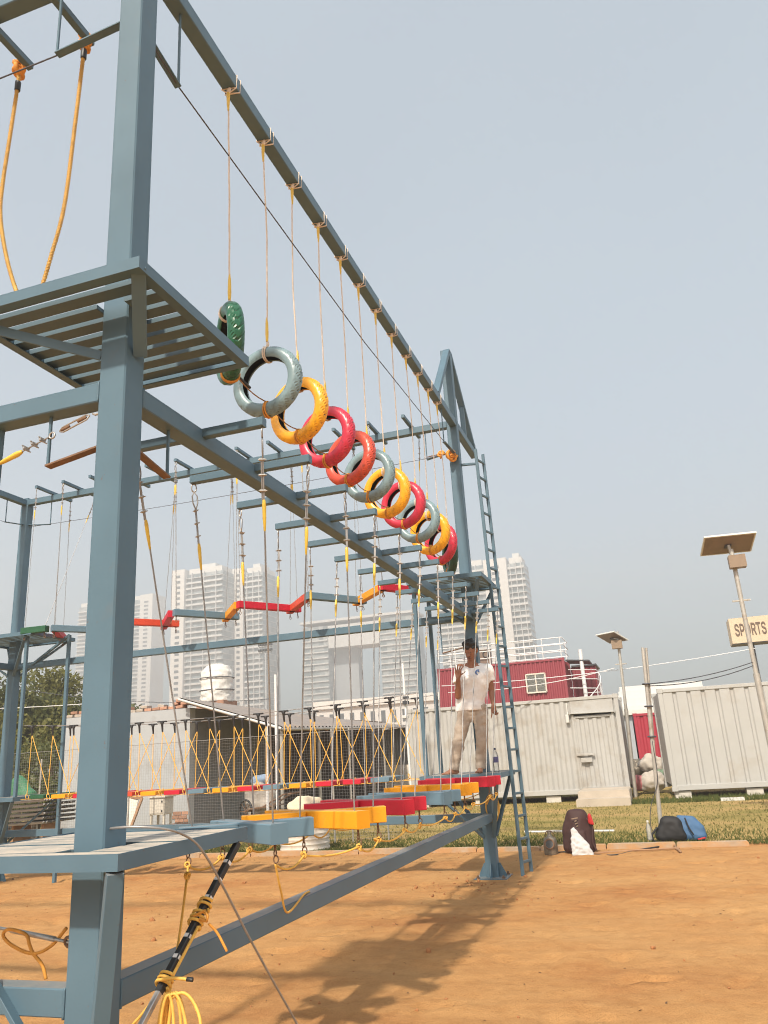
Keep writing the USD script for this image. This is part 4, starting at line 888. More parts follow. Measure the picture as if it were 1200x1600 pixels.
# ------------------------------------------------------------------ shipping containers
def corrugated(mb, o, u, n, L, z0, z1, pitch, depth, flat=.36, slope=.14):
    """upright corrugated sheet from o along u (outward normal n)"""
    o, u, n = (np.asarray(a, float) for a in (o, u, n)); k = max(1, round(L / pitch)); p = L / k; P = []
    for i in range(k):
        s = i * p; P += [(s, 0), (s + flat * p, 0), (s + (flat + slope) * p, -depth), (s + (1 - slope) * p, -depth)]
    P.append((L, 0)); P = np.array(P)
    lo = o + P[:, :1] * u + P[:, 1:] * n; v = np.vstack([lo + (0, 0, z0), lo + (0, 0, z1)]); m = len(P)
    return mb.add(v, [(i, i + 1, m + i + 1, m + i) for i in range(m - 1)])
def container(name, label, x0, y0, z0, L, H, W, rot, mt, pitch=.278, flat=.30, door=None, blocks=True, rail=None, side=None, extra=None, slope=.2):
    t = thing(name, label, 'container', (x0, y0, z0), None)
    rail = rail or mt; c, s = math.cos(rot), math.sin(rot)
    u, n = np.array([c, s, 0]), np.array([s, -c, 0]); O = np.array([x0, y0, 0.0]); w = -n
    at = lambda a, b, z: O + u * a + w * b + np.array([0, 0, z])
    z1 = z0 + H; P = .12
    spans = [(P, L - P)] if not door else [(P, door[0]), (door[1], L - P)]
    for a, b in spans: part(t, 'wall_panel', corrugated(MB(), at(a, .03, 0), u, n, b - a, z0 + .14, z1 - .10, pitch, .042, flat, slope), mt)
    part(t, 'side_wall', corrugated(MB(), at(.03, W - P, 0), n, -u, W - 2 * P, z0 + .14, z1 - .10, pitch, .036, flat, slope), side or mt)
    part(t, 'side_wall', corrugated(MB(), at(L - .03, P, 0), w, u, W - 2 * P, z0 + .14, z1 - .10, pitch, .036, flat, slope), mt)
    part(t, 'back_wall', bar(at(P, W - .04, (z0 + z1) / 2), at(L - P, W - .04, (z0 + z1) / 2), .03, H - .2, 0), mt)
    part(t, 'roof', bar(at(P, W / 2, z1 - .03), at(L - P, W / 2, z1 - .03), W - .16, .03, 0), mt)
    for a in (P / 2, L - P / 2):
        for b in (P / 2, W - P / 2):
            q = part(t, 'corner_post', bar(at(a, b, z0 + .11), at(a, b, z1 - .11), P, P, .008, up=u), rail)
            part(q, 'corner_casting', bar(at(a, b, z0), at(a, b, z0 + .11), P + .02, P + .03, .008, up=u), rail); part(q, 'corner_casting', bar(at(a, b, z1 - .11), at(a, b, z1 + .006), P + .02, P + .03, .008, up=u), rail)
    for b in (.045, W - .045):
        part(t, 'top_rail', bar(at(P, b, z1 - .055), at(L - P, b, z1 - .055), .07, .09, .006), rail); part(t, 'bottom_rail', bar(at(P, b, z0 + .08), at(L - P, b, z0 + .08), .07, .13, .006), rail)
    if door:
        a, b, zt_ = door; d0 = .075
        part(t, 'door_header', bar(at(a, .05, (zt_ + .05 + z1 - .10) / 2 + .0), at(b, .05, (zt_ + .05 + z1 - .10) / 2), .03, z1 - .10 - zt_ - .05, 0), mt)
        part(t, 'rain_hood', bar(at(a - .08, -.02, zt_ + .075), at(b + .06, -.02, zt_ + .055), .10, .025, .003), rail)
        part(t, 'door_frame', bar(at(a + .03, .03, z0 + .14), at(a + .03, .03, zt_ + .04), .06, .06, .004, up=u), rail); part(t, 'door_frame', bar(at(b - .03, .03, z0 + .14), at(b - .03, .03, zt_ + .04), .06, .06, .004, up=u), rail)
        dr = part(t, 'door', corrugated(MB(), at(a + .10, d0 - .03, 0), u, n, b - a - .20, z0 + .19, zt_ - .06, .26, .03), mt)
        part(dr, 'door_edge', bar(at(a + .08, d0 - .03, z0 + .16), at(a + .08, d0 - .03, zt_), .05, .05, .004, up=u), rail); part(dr, 'door_edge', bar(at(b - .08, d0 - .03, z0 + .16), at(b - .08, d0 - .03, zt_), .05, .05, .004, up=u), rail)
        part(dr, 'door_edge', bar(at(a + .10, d0 - .03, zt_ - .03), at(b - .10, d0 - .03, zt_ - .03), .05, .06, .004), rail); part(dr, 'door_edge', bar(at(a + .10, d0 - .03, z0 + .17), at(b - .10, d0 - .03, z0 + .17), .05, .05, .004), rail)
        part(dr, 'lock_plate', bar(at(a + .02, -.02, z0 + 1.05), at(a + .50, -.02, z0 + 1.05), .05, .06, .004), rail); part(dr, 'lock_box', bar(at(a + .12, -.03, z0 + .90), at(a + .42, -.03, z0 + .90), .06, .12, .006), rail)
    if blocks:
        for a in (.25, L * .33, L * .66, L - .3): part(t, 'support_block', bar(at(a - .2, .2, (z0 - .004) / 2), at(a + .2, .2, (z0 - .004) / 2), .25, z0 - .004, .01), 'block_grey')
    if extra: extra(t, at)
    return t
YCN = 23.3
xl_ = float(onY((640, 1170), YCN)[0]); xr_ = float(onY((975, 1160), YCN)[0])
L1 = xr_ - xl_
d0 = float(onY((899, 1170), YCN)[0]) - xl_; d1 = float(onY((966, 1170), YCN)[0]) - xl_
def ex1(t, at):
    a = float(onY((887, 1126), YCN)[0]) - xl_
    q = part(t, 'wall_lamp', bar(at(a, -.02, 2.12), at(a, -.02, 2.34), .10, .09, .02, up=(0, 1, 0)), 'white_paint'); part(q, 'cable_duct', bar(at(a + .02, .0, 2.34), at(a + .02, .0, 2.66), .03, .03, .002, up=(0, 1, 0)), 'white_paint')
container('white_container', 'white corrugated shipping container with a door, behind the man and the ladder', xl_, YCN, .19, L1, 2.62, 2.44, 0.0, 'container_white', door=(d0, d1, 2.28), extra=ex1)
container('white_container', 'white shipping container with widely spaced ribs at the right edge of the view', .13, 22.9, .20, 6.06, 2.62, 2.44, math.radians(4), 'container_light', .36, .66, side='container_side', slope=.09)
st_ = thing('door_step', 'plain beige concrete step in front of the white container door', 'step', (-1.6, 22.2, 0))
part(st_, 'step_block', box(-2.20, -.92, 21.75, 23.15, -.02, .36, .02), 'concrete_beige'); part(st_, 'lower_step', box(-2.22, -.90, 21.30, 21.75, -.02, .20, .02), 'concrete_beige')
YR = 36.0
rx0 = float(onY((684, 1060), YR)[0]); rx1 = float(onY((885, 1060), YR)[0])
container('red_container', 'crimson ground-level container carrying the maroon cabin, mostly hidden behind the white container', rx0, YR + .02, .15, rx1 - rx0, 2.59, 2.44, 0, 'container_red', blocks=False)
def ex2(t, at):
    a0 = float(onY((822, 1060), YR)[0]) - rx0; a1 = float(onY((852, 1060), YR)[0]) - rx0; z0_, z1_ = float(onY((838, 1082), YR)[2]), float(onY((838, 1053), YR)[2])
    w = part(t, 'window', MB().add(*bar(at(a0, -.015, z0_), at(a1, -.015, z0_), .06, .06, .004).get()).add(*bar(at(a0, -.015, z1_), at(a1, -.015, z1_), .06, .06, .004).get()).add(*bar(at(a0, -.015, z0_), at(a0, -.015, z1_), .06, .06, .004, up=(0, 1, 0)).get()).add(*bar(at(a1, -.015, z0_), at(a1, -.015, z1_), .06, .06, .004, up=(0, 1, 0)).get()).add(*bar(at((a0 + a1) / 2, -.01, z0_), at((a0 + a1) / 2, -.01, z1_), .05, .05, .003, up=(0, 1, 0)).get()), 'board_white')
    part(w, 'curtain', bar(at(a0, .02, (z0_ + z1_) / 2), at(a1, .02, (z0_ + z1_) / 2), .01, z1_ - z0_, 0), 'curtain'); part(w, 'pane', bar(at(a0, -.02, (z0_ + z1_) / 2), at(a1, -.02, (z0_ + z1_) / 2), .006, z1_ - z0_, 0), 'window_pane')
    # roof railing and the stair at the right end
    H = rx1 - rx0
    for k in range(8):
        a = .1 + (H - .2) * k / 7
        part(t, 'railing_post', tube([at(a, .05, 5.2), at(a, .05, 6.15)], .022, 6), 'rail_white', True)
    for z in (5.52, 5.84, 6.15):
        part(t, 'railing', tube([at(.0, .05, z), at(H, .05, z), at(H, 2.3, z)], .024, 6), 'rail_white', True)
        part(t, 'railing', tube([at(0, 2.35, z), at(H, 2.35, z)], .024, 6), 'rail_white', True)
    for k in range(5): part(t, 'railing_post', tube([at(.1 + (H - .2) * k / 4, 2.35, 5.2), at(.1 + (H - .2) * k / 4, 2.35, 6.15)], .022, 6), 'rail_white', True)
container('maroon_cabin', 'maroon upper cabin with a small window, stacked above the white container, railing on its roof', rx0, YR, 2.76, rx1 - rx0, 2.48, 2.44, 0, 'container_maroon', .20, .3, blocks=False, extra=ex2)
an = thing('maroon_annex', 'shorter maroon block set back behind the white stair at the right of the cabin', 'cabin', (rx1 + .8, YR + 2.6, 0))
ax1 = float(onY((932, 1060), YR + 2.6)[0])
part(an, 'wall', corrugated(MB(), (rx1 + .0, YR + 2.6, 0), (1, 0, 0), (0, -1, 0), ax1 - rx1, .1, 5.0, .25, .03, .3, .2), 'container_maroon'); part(an, 'side_wall', box(ax1 - .04, ax1, YR + 2.64, YR + 5, .1, 5.0, .004), 'container_maroon')
part(an, 'roof', box(rx1 + .05, ax1 + .08, YR + 2.5, YR + 5.05, 5.003, 5.08, .01), 'dark_metal')
sr = thing('stairway', 'white steel stair and landing railings at the right end of the maroon cabin', 'stairs', (rx1 + .9, YR + 1, 0))
mpost = [onY(p, YR + .5) for p in ((906, 1015), (915, 1090))]
part(sr, 'post', tube([(mpost[0][0], YR + .5, .0), (mpost[0][0], YR + .5, mpost[0][2])], .09, 10), 'rail_white', True)
for k in range(12):
    th = k * .42 + 2.2; c = np.array([mpost[0][0], YR + .5, 0]); z = .3 + k * .26 + .5; e = np.array([math.cos(th), math.sin(th), 0])
    part(sr, 'tread', bar(c + e * .08 + (0, 0, z), c + e * .75 + (0, 0, z), .26, .03, .003), 'rail_white'); part(sr, 'baluster', tube([c + e * .74 + (0, 0, z), c + e * .74 + (0, 0, z + .9)], .016, 5), 'rail_white', True)
hp = [np.array([mpost[0][0] + .74 * math.cos(k * .42 + 2.2), YR + .5 + .74 * math.sin(k * .42 + 2.2), 1.7 + k * .26]) for k in range(12)]
part(sr, 'handrail', tube(hp, .02, 6), 'rail_white', True)
for z in (3.9, 4.3, 4.7): part(sr, 'landing_rail', tube([(rx1 + .1, YR + .2, z), (rx1 + 1.3, YR + .2, z - .1), (rx1 + 1.3, YR + 1.4, z - .1)], .02, 6), 'rail_white', True)
part(sr, 'landing', box(rx1 + .02, rx1 + 1.3, YR + 1.1, YR + 2.2, 2.72, 2.78, .004), 'rail_white'); part(sr, 'landing_canopy', bar((rx1 + .02, YR + 1.2, 5.15), (rx1 + 1.05, YR + 1.2, 5.05), 1.6, .06, .01), 'dark_metal')
ru = thing('roof_unit', 'small boxed air unit on the cabin roof beside the man\'s shoulder', 'air unit', onY((758, 1030), YR + .8))
c = onY((757, 1023), YR + .8); part(ru, 'casing', box(c[0] - .30, c[0] + .30, YR + .65, YR + .95, 5.26, c[2] + .22, .02), 'panel_back'); part(ru, 'fan_grille', ring(c + (.10, -.16, 0), (0, 1, 0), .14, .03, 16, 6), 'dark_metal', True); part(ru, 'top_cover', box(c[0] - .33, c[0] + .33, YR + .62, YR + .98, c[2] + .222, c[2] + .25, .005), 'white_paint')
# seen through the gap between the white containers
g0, g1, g2 = (float(onY((x, 1150), 32)[0]) for x in (966, 993, 1062)); gz = float(onY((1005, 1114), 32)[2])
container('red_container', 'bright red container seen through the gap between the two white containers', g1 + .02, 32, .12, 6.06, gz - .12, 2.44, 0, 'container_red', .25, .36, blocks=False)
gc = thing('grey_cabin', 'grey cabin wall seen in the gap, left of the bright red container', 'cabin', (g0 - .8, 32, 0))
part(gc, 'wall', box(g0 - .35, g1 - .03, 32.0, 34.4, 0, gz - .05, .01), 'tower_grey'); part(gc, 'dark_doorway', box(g0 - .3, g0 + .22, 31.975, 31.998, .05, gz - .3, 0), 'dark_metal'); part(gc, 'roof', box(g0 - .45, g1, 31.8, 34.5, gz - .045, gz + .03, .01), 'white_paint')
# rubbish sacks in the gap
def sack(label, px, py, d, r, m_, sq=(1, .8, .9), seed=0):
    c = onY((px, py), d); t = trimesh.creation.icosphere(3, r); t.vertices *= sq; t = wrinkle(t, r * .9, 3.2 / r * .35, seed); t = wrinkle(t, r * .25, 3.2 / r, seed + 3); t.apply_translation(c)
    lo = t.vertices[:, 2].min()
    if lo < .0: t.vertices[:, 2] = np.maximum(t.vertices[:, 2], .01)
    return solo('sack', t, m_, label, 'sack', 'sacks heaped between the containers', smooth=True)
sack('white sack on top of the heap between the containers', 1017, 1194, 26, .34, 'sack', (1.1, .8, .9), 1); sack('pale sack low in the heap between the containers', 1018, 1222, 25.6, .36, 'sack', (1.2, .9, .8), 2)
sack('white sack leaning on the corner of the white container', 971, 1213, 24.6, .26, 'sack', (.8, .8, 1.2), 3); sack('pinkish sack at the foot of the heap between the containers', 999, 1224, 25.5, .24, 'sack_pink', (1, .8, .9), 4)
sack('green-grey sack at the right of the heap between the containers', 1030, 1206, 26, .3, 'sack_green', (.8, .8, 1.1), 5); sack('dirty grey sack at the back of the heap between the containers', 990, 1200, 26.6, .3, 'tin_metal', (1.3, .9, 1.0), 6)
solo('white_slab', box(*[float(onZ((1122, 1246), .03)[0]), float(onZ((1158, 1245), .03)[0])], 21.6, 21.8, .0, .08, .01), 'white_paint', 'white slab lying in the grass before the right container', 'slab')

# ------------------------------------------------------------------ solar lamps, poles, sign
def solar(label, px0, top, d, pan, bx, w, h, yaw, seed):
    b = onZ(px0, 0) if d is None else None
    d = float(b[1]) if d is None else d
    bot = b if b is not None else onY(px0, d); bot = np.array([bot[0], d, 0.0]); tp = onY(top, d)
    t = thing('solar_lamp', label, 'street lamp', bot)
    part(t, 'pole', tube([bot, bot + (tp - bot) * .55], .055, 12), 'galvanised', True); part(t, 'upper_pole', tube([bot + (tp - bot) * .55, tp + (0, 0, .25)], .042, 12), 'galvanised', True)
    part(t, 'collar', bar(bot + (tp - bot) * .84 - (.16, 0, 0), bot + (tp - bot) * .84 + (.16, 0, 0), .04, .03, .003), 'galvanised')
    c = onY(bx, d); part(t, 'battery_box', box(c[0] - .15, c[0] + .15, d - .17, d + .03, c[2] - .13, c[2] + .11, .01), 'lampbox')
    p = onY(pan, d); u = np.array([math.cos(yaw), math.sin(yaw), 0]); v = unit(np.array([math.sin(yaw) * .75, -math.cos(yaw) * .75, .0]) + np.array([0, 0, .30])); n = np.cross(v, u)
    f = part(t, 'solar_panel', bar(p - v * h / 2, p + v * h / 2, w, .035, .004, up=n), 'white_paint')
    part(f, 'back_sheet', bar(p - v * (h / 2 - .03) - n * .0195, p + v * (h / 2 - .03) - n * .0195, w - .06, .004, 0, up=n), 'panel_back'); part(f, 'cells', bar(p - v * (h / 2 - .03) + n * .0195, p + v * (h / 2 - .03) + n * .0195, w - .06, .004, 0, up=n), 'panel_cell')
    part(f, 'junction_box', bar(p - v * .08 - n * .03, p + v * .02 - n * .03, .12, .03, .004, up=n), 'dark_metal'); part(t, 'panel_bracket', bar(tp + (0, 0, .05), p - n * .03, .05, .05, .004), 'galvanised')
    return t, n
solar('tall solar street lamp at the right edge, its pole crossing the sign', (1222, 1250), (1146, 878), 16.0, (1137, 850), (1151, 878), .95, .62, math.radians(8), 1)
solar('smaller solar street lamp standing at the gap between the white containers', (993, 1243), (966, 1000), 24.2, (956, 996), (964, 1007), .70, .62, math.radians(-38), 2)
pl = thing('net_pole', 'pair of thin steel poles standing behind the blue and black bags', 'pole', onZ((1035, 1312), 0))
pb0 = onZ((1035, 1312), 0); pt0 = onY((1004, 1012), pb0[1])
part(pl, 'pole', tube([pb0, pb0 + (pt0 - pb0) * .5, pt0], [.036, .034, .028], 10), 'galvanised', True); part(pl, 'second_pole', tube([pb0 + (.0, .09, .0) + (pt0 - pb0) * .30, pt0 + (.055, .09, 0)], .022, 8), 'galvanised', True)
for s in (.52, .68, .80): part(pl, 'collar', ring(pb0 + (pt0 - pb0) * s, (pt0 - pb0), .06, .014, 12, 5), 'lifeline', True)
part(pl, 'hanging_wire', tube(smoothpath([pb0 + (pt0 - pb0) * .50 + (0, -.05, 0), pb0 + (pt0 - pb0) * .3 + (.02, -.06, 0), pb0 + (-.10, -.06, .5), pb0 + (-.14, -.08, .2), pb0 + (-.05, -.1, .02)], 8), .006, 5), 'lifeline', True)
kp = pb0 + (pt0 - pb0) * .80
for q in (0, .03):
    t = thing('overhead_wire', ['black wire running from the pole pair over the right container to the tall lamp', 'second black wire just below, from the pole pair to the tall lamp'][q > 0], 'wire', kp)
    part(t, 'wire', tube(sag(kp - (0, 0, q), onY((1178, 1034), 16) - (0, 0, q * 2), .06 + q, 14), .008, 5), 'lifeline', True)
for lab, a, b, da, db in (('pale wire high across the sky to the right of the maroon cabin', (690, 1072), (1180, 1013), 24, 26), ('pale wire crossing in front of the maroon cabin window', (700, 1082), (960, 1044), 22, 24)):
    t = thing('overhead_wire', lab, 'wire', onY(a, da)); part(t, 'wire', tube(sag(onY(a, da), onY(b, db), .15, 12), .011, 5), 'rail_white', True)
t = thing('overhead_wire', 'pale wire crossing in front of the trees at the left', 'wire', onY((-40, 1108), 19)); part(t, 'wire', tube(sag(onY((-40, 1108), 19), onY((130, 1100), 19), .02, 8), .011, 5), 'rail_white', True)
t = thing('overhead_wire', 'dark wire drooping in front of the trees at the left', 'wire', onY((-40, 1060), 20)); part(t, 'wire', tube(sag(onY((-40, 1062), 20), onY((420, 1092), 22), .35, 16), .009, 5), 'lifeline', True)
D = 42.0
sg = thing('sign_board', 'cream box sign reading SPORTS on dark posts at the right edge', 'sign', onY((1172, 1100), D))
a0, a1 = onY((1141, 985), D), onY((1290, 962), D); z0_, z1_ = float(onY((1144, 1006), D)[2]), float(onY((1138, 967), D)[2])
part(sg, 'board', box(a0[0], a0[0] + 5.2, D, D + 1.3, z0_, z1_, .01), 'sign_board')
part(sg, 'underside', box(a0[0] + .02, a0[0] + 5.18, D + .02, D + 1.28, z0_ - .04, z0_ - .003, 0), 'dark_metal')
tm = meshkit.text_mesh('SPORTS', .56, .02, True); v = np.array(tm.vertices); x_ = v[:, 0] / v[:, 0].max()
lx0, lx1 = float(onY((1147, 983), D)[0]), float(onY((1196, 975), D)[0]) - .0
v2 = np.c_[lx0 + x_ * (lx1 - lx0), D - .003 - v[:, 2], z0_ + .36 + v[:, 1]]
part(sg, 'lettering', trimesh.Trimesh(v2, tm.faces[:, ::-1], process=False), 'sign_letter')
for x in (a0[0] + .95, a0[0] + 4.4): part(sg, 'post', bar((x, D + .65, 0), (x, D + .65, z0_ - .04), .14, .14, .01, up=(0, 1, 0)), 'dark_metal')

# ------------------------------------------------------------------ bags and small things on the kerb
def pack(name, label, c, sx, sy, sz, m_, lean=0, seed=0, top=.75):
    c = np.asarray(c, float)
    h = hull((c + (-sx * .72, 0, .10), .10), (c + (sx * .72, 0, .10), .10), (c + (-sx * .7, sy * .3, sz * .55), .10), (c + (sx * .7, sy * .3, sz * .55), .10), (c + (-sx * .32 + lean, sy * .2, sz * top), .09), (c + (sx * .32 + lean, sy * .2, sz * top), .09), (c + (0, -sy, .12), .08), (c + (0, -sy * .9, sz * .5), .08), seg=14)
    t = soften(h, .025, 10); t = wrinkle(t, .035, 7, seed); return t
b1 = onZ((907, 1336), 0); bk = thing('backpack', 'dark brown upright backpack with a red tag, standing against the kerb', 'backpack', b1)
part(bk, 'pack_body', pack('', '', b1 + (0, .05, .0), .185, .10, .62, 'bag_brown', 0, 3, .86), 'bag_brown', True)
part(bk, 'front_pocket', soften(hull((b1 + (-.08, -.10, .09), .06), (b1 + (.09, -.10, .09), .06), (b1 + (-.07, -.08, .30), .05), (b1 + (.07, -.08, .30), .05), seg=12), .03, 6), 'bag_brown', True)
part(bk, 'side_strap', tube(smoothpath([b1 + (.13, .02, .50), b1 + (.22, -.02, .40), b1 + (.20, -.04, .18), b1 + (.24, -.05, .06)], 8), .016, 7), 'bag_brown', True)
part(bk, 'red_tag', soften(hull((b1 + (.19, -.03, .44), .025), (b1 + (.20, -.04, .54), .025), (b1 + (.235, -.05, .42), .018), seg=10), .02, 3), 'bag_red', True)
m = MB()
for q, (z, w) in enumerate(((.50, .09), (.465, .03), (.43, .035), (.395, .025))): bar(b1 + (-.01 + .008 * q - w / 2, -.098, z), b1 + (-.01 + .008 * q + w / 2, -.092, z + .012), .008, .014, 0, mb=m)
part(bk, 'pale_print', m, 'lampbox')
pbag = hull((b1 + (-.06, -.23, .035), .035), (b1 + (.17, -.21, .035), .035), (b1 + (-.02, -.20, .16), .045), (b1 + (.11, -.18, .15), .040), (b1 + (-.07, -.155, .36), .012), (b1 + (-.03, -.150, .38), .012), seg=14)
solo('plastic_bag', wrinkle(wrinkle(soften(pbag, .014, 4), .050, 11, 4), .020, 30, 6), 'paper_white', 'crumpled white plastic bag leaning against the brown backpack', 'plastic bag', smooth=True)
l1 = onZ((862, 1337), 0); lt = thing('tin_lantern', 'small rusty metal can with a round opening beside the brown backpack', 'tin can', l1)
part(lt, 'can_body', lathe([(0, 0), (.085, .0), (.10, .03), (.105, .16), (.085, .24), (.04, .265), (.03, .30), (.03, .33), (0, .335)], l1, 16), 'tin_metal', True)
part(lt, 'opening_rim', ring(l1 + (0, -.100, .17), (0, 1, -.30), .065, .014, 16, 6), 'rust_shade_steel', True); part(lt, 'opening', lathe([(0, 0), (.058, 0), (.05, .02), (0, .021)], (0, 0, 0), 14).add(*([[0, 0, 0], [0, 0, 0], [0, 0, 0]], [[0, 1, 2]])), 'black_plastic') if False else None
part(lt, 'handle', tube(smoothpath([l1 + (-.07, 0, .24), l1 + (-.04, -.02, .33), l1 + (.04, -.02, .33), l1 + (.07, 0, .24)], 8), .006, 6), 'rust_shade_steel', True)
d = frame((0, 1, -.35)); part(lt, 'opening', MB().add(np.vstack([[l1 + (0, -.108, .17)], [l1 + np.array((0, -.108, .17)) + .06 * (math.cos(t_) * d[0] + math.sin(t_) * d[1]) for t_ in np.linspace(0, 2 * np.pi, 14, endpoint=False)]]), [(0, 1 + i, 1 + (i + 1) % 14) for i in range(14)]), 'black_plastic')
b2 = onZ((1052, 1316), .02); bb = thing('black_bag', 'round black backpack lying on the kerb beside the blue one', 'backpack', b2)
part(bb, 'bag_body', wrinkle(soften(hull((b2 + (-.16, 0, .09), .09), (b2 + (.12, 0, .09), .09), (b2 + (-.06, .02, .28), .09), (b2 + (.07, .02, .27), .09), seg=14), .025, 8), .04, 7, 6), 'bag_black', True); part(bb, 'shoulder_strap', tube(smoothpath([b2 + (-.20, -.05, .22), b2 + (-.29, -.1, .12), b2 + (-.26, -.12, .03), b2 + (-.12, -.14, .02)], 8), .016, 7), 'bag_black', True)
b3 = onZ((1082, 1314), .02); bb = thing('blue_bag', 'bright blue rucksack slumped on the kerb beside the black one', 'backpack', b3)
part(bb, 'bag_body', wrinkle(soften(hull((b3 + (-.12, .03, .10), .10), (b3 + (.14, .03, .08), .08), (b3 + (-.13, .06, .30), .07), (b3 + (.03, .06, .29), .07), (b3 + (.14, .04, .16), .07), seg=14), .025, 8), .05, 7, 9), 'bag_blue', True); part(bb, 'dark_strap', tube(smoothpath([b3 + (-.06, -.075, .34), b3 + (-.02, -.11, .20), b3 + (.03, -.12, .10)], 8), .012, 6), 'bag_black', True)
part(bb, 'red_trim', bar(b3 + (.08, -.09, .03), b3 + (.19, -.06, .05), .03, .02, .004), 'bag_red')
w0 = onZ((1016, 1313), .085); wb = thing('water_bottle', 'clear bottle standing on the kerb left of the pole pair', 'bottle', w0)
part(wb, 'bottle', lathe([(0, 0), (.036, .003), (.038, .02), (.036, .10), (.038, .15), (.03, .20), (.013, .24), (.013, .26), (0, .26)], w0, 14), 'clear_plastic', True); part(wb, 'cap', lathe([(.016, .255), (.016, .28), (0, .281)], w0, 10), 'white_paint', True)
for lab, a, b, r in (('long bare stick lying on the soil by the kerb', (925, 1333), (1062, 1325), .013), ('thin grey pipe lying in the grass behind the brown backpack', (820, 1300), (960, 1298), .03), ('short broken stick lying by the end of the kerb', (1054, 1322), (1064, 1332), .018)):
    A, Bp = onZ(a, .03), onZ(b, .03); n_ = 7; p = A + (Bp - A) * np.linspace(0, 1, n_)[:, None] + np.c_[np.zeros(n_), rng.normal(0, .02, n_), rng.normal(0, .006, n_)]
    solo('stick' if 'stick' in lab else 'pipe', tube(p, r, 6), 'wood' if 'stick' in lab else 'galvanised', lab, 'stick' if 'stick' in lab else 'pipe', smooth=True)
A, Bp = onZ((828, 1338), .02), onZ((900, 1334), .02)
solo('black_hose', tube(smoothpath([onZ(p, .02) for p in ((870, 1332), (890, 1331), (925, 1335), (960, 1336), (985, 1331), (1010, 1326), (1050, 1320))], 8), .012, 6), 'black_plastic', 'thin black hose trailing along the kerb between the bags', 'hose', smooth=True)

# ------------------------------------------------------------------ wire fence
YF2 = 14.7
fn = thing('wire_fence', 'fine wire mesh fence on thin pale posts in front of the grey hut', 'fence', (-9, YF2, 0))
fx0, fx1, fz = -15.5, -4.75, 2.05
W_ = []
for z in np.arange(.08, fz, .055): W_.append([(x, YF2 + .006 * math.sin(x * 3), z + .01 * math.sin(x * 2.1 + z * 3)) for x in np.linspace(fx0, fx1, 14)])
for x in np.arange(fx0, fx1, .055): W_.append([(x, YF2, .03), (x, YF2, fz)])
cv = UsdGeom.BasisCurves.Define(stage, fn + '/mesh_wire'); cv.CreateTypeAttr('linear')
cv.CreatePointsAttr(Vt.Vec3fArray.FromNumpy(np.array([p for w in W_ for p in w], np.float32) - np.float32(ORIG[fn]))); cv.CreateCurveVertexCountsAttr(Vt.IntArray([len(w) for w in W_])); cv.CreateWidthsAttr(Vt.FloatArray([0.0026])); cv.SetWidthsInterpolation('constant')
UsdShade.MaterialBindingAPI.Apply(cv.GetPrim()).Bind(MAT['cable_steel']); meta(cv.GetPrim(), kind='stuff')
for px, tp in ((60, 1.9), (200, 2.0), (417, 2.35), (432, 3.25), (520, 2.1), (548, 2.1), (603, 2.1)):
    x = float(onY((px, 1240), YF2)[0]); part(fn, 'post', tube([(x, YF2 + .03, 0), (x, YF2 + .03, tp)], .028 if px in (417, 432) else .018, 8), 'rail_white' if px in (417, 432) else 'galvanised', True)
part(fn, 'top_wire', tube([(fx0, YF2, fz), (fx1, YF2, fz)], .006, 5), 'cable_steel', True)

# ------------------------------------------------------------------ shed with a lean-to roof
YS = 16.6
sx1 = float(onY((296, 1180), YS)[0]); sx0 = float(onY((99, 1180), YS)[0]); sz = float(onY((296, 1106), YS)[2])
sh = thing('shed', 'grey plastered hut with bricks along its wall top and a sloping sheet roof', 'hut', ((sx0 + sx1) / 2, YS, 0))
wl = part(sh, 'front_wall', box(sx0, sx1, YS, YS + .23, 0, sz, .008), 'plaster_grey')
part(sh, 'left_wall', box(sx0, sx0 + .23, YS + .23, YS + 7, 0, sz - .02, .008), 'plaster_grey')
sw_ = part(sh, 'side_wall', box(sx1 - .23, sx1, YS + .23, YS + 4.2, 0, sz - .004, .004), 'plaster_shaded')
part(sh, 'sheet_wall', corrugated(MB(), (sx1 - .03, YS + 4.2, 0), (0, 1, 0), (1, 0, 0), 10.0, .0, sz - .05, .2, .03), 'shed_inside_shade')
part(sh, 'hut_roof', box(sx0 + .1, sx1 - .24, YS + .24, YS + 7, sz - .10, sz - .03, 0), 'roof_sheet')
for row in range(3):
    x = sx0 + .02 + (.11 if row % 2 else 0); lim = sx1 - .02
    while x < lim - .22:
        if row == 0 or rng.random() < (.75, .55, .14)[row]:
            xe = x + rng.uniform(.11, .215); y0_ = YS + .01 + abs(rng.normal(0, .03)); zb_ = sz + .004 + row * .078; tl_ = rng.normal(0, .012)
            part(wl, 'brick', bar((x, y0_ + .1, zb_ + .036), (xe, y0_ + .1 + rng.normal(0, .01), zb_ + .036 + tl_), .20, .070, .012), 'brick_red' if rng.random() < .7 else 'mortar')
        x += .226
for row in range(6):
    x = sx1 - .42 + rng.uniform(-.1, .05) + (.11 if row % 2 else 0)
    while x < sx1 - .05:
        part(wl, 'brick', box(x, min(x + .215, sx1 - .01), YS - .012 + rng.normal(0, .003), YS + .02, .10 + row * .082, .17 + row * .082, .004), 'brick_red'); x += .226
ev0, ev1 = onY((440, 1136), YS - .3), onY((638, 1134), 29.0)
rg0 = np.array([sx1 - .12, YS - .3, float(onY((300, 1093), YS)[2]) + .03]); rg1 = np.array([sx1 - 1.3, 29.0, float(onY((600, 1118), 29)[2])])
n_ = 90; m = MB(); V = []
for i in range(n_ + 1):
    t_ = i / n_; dz = .022 * math.cos(i * np.pi); V += [rg0 + (rg1 - rg0) * t_ + (0, 0, dz), ev0 + (ev1 - ev0) * t_ + (0, 0, dz)]
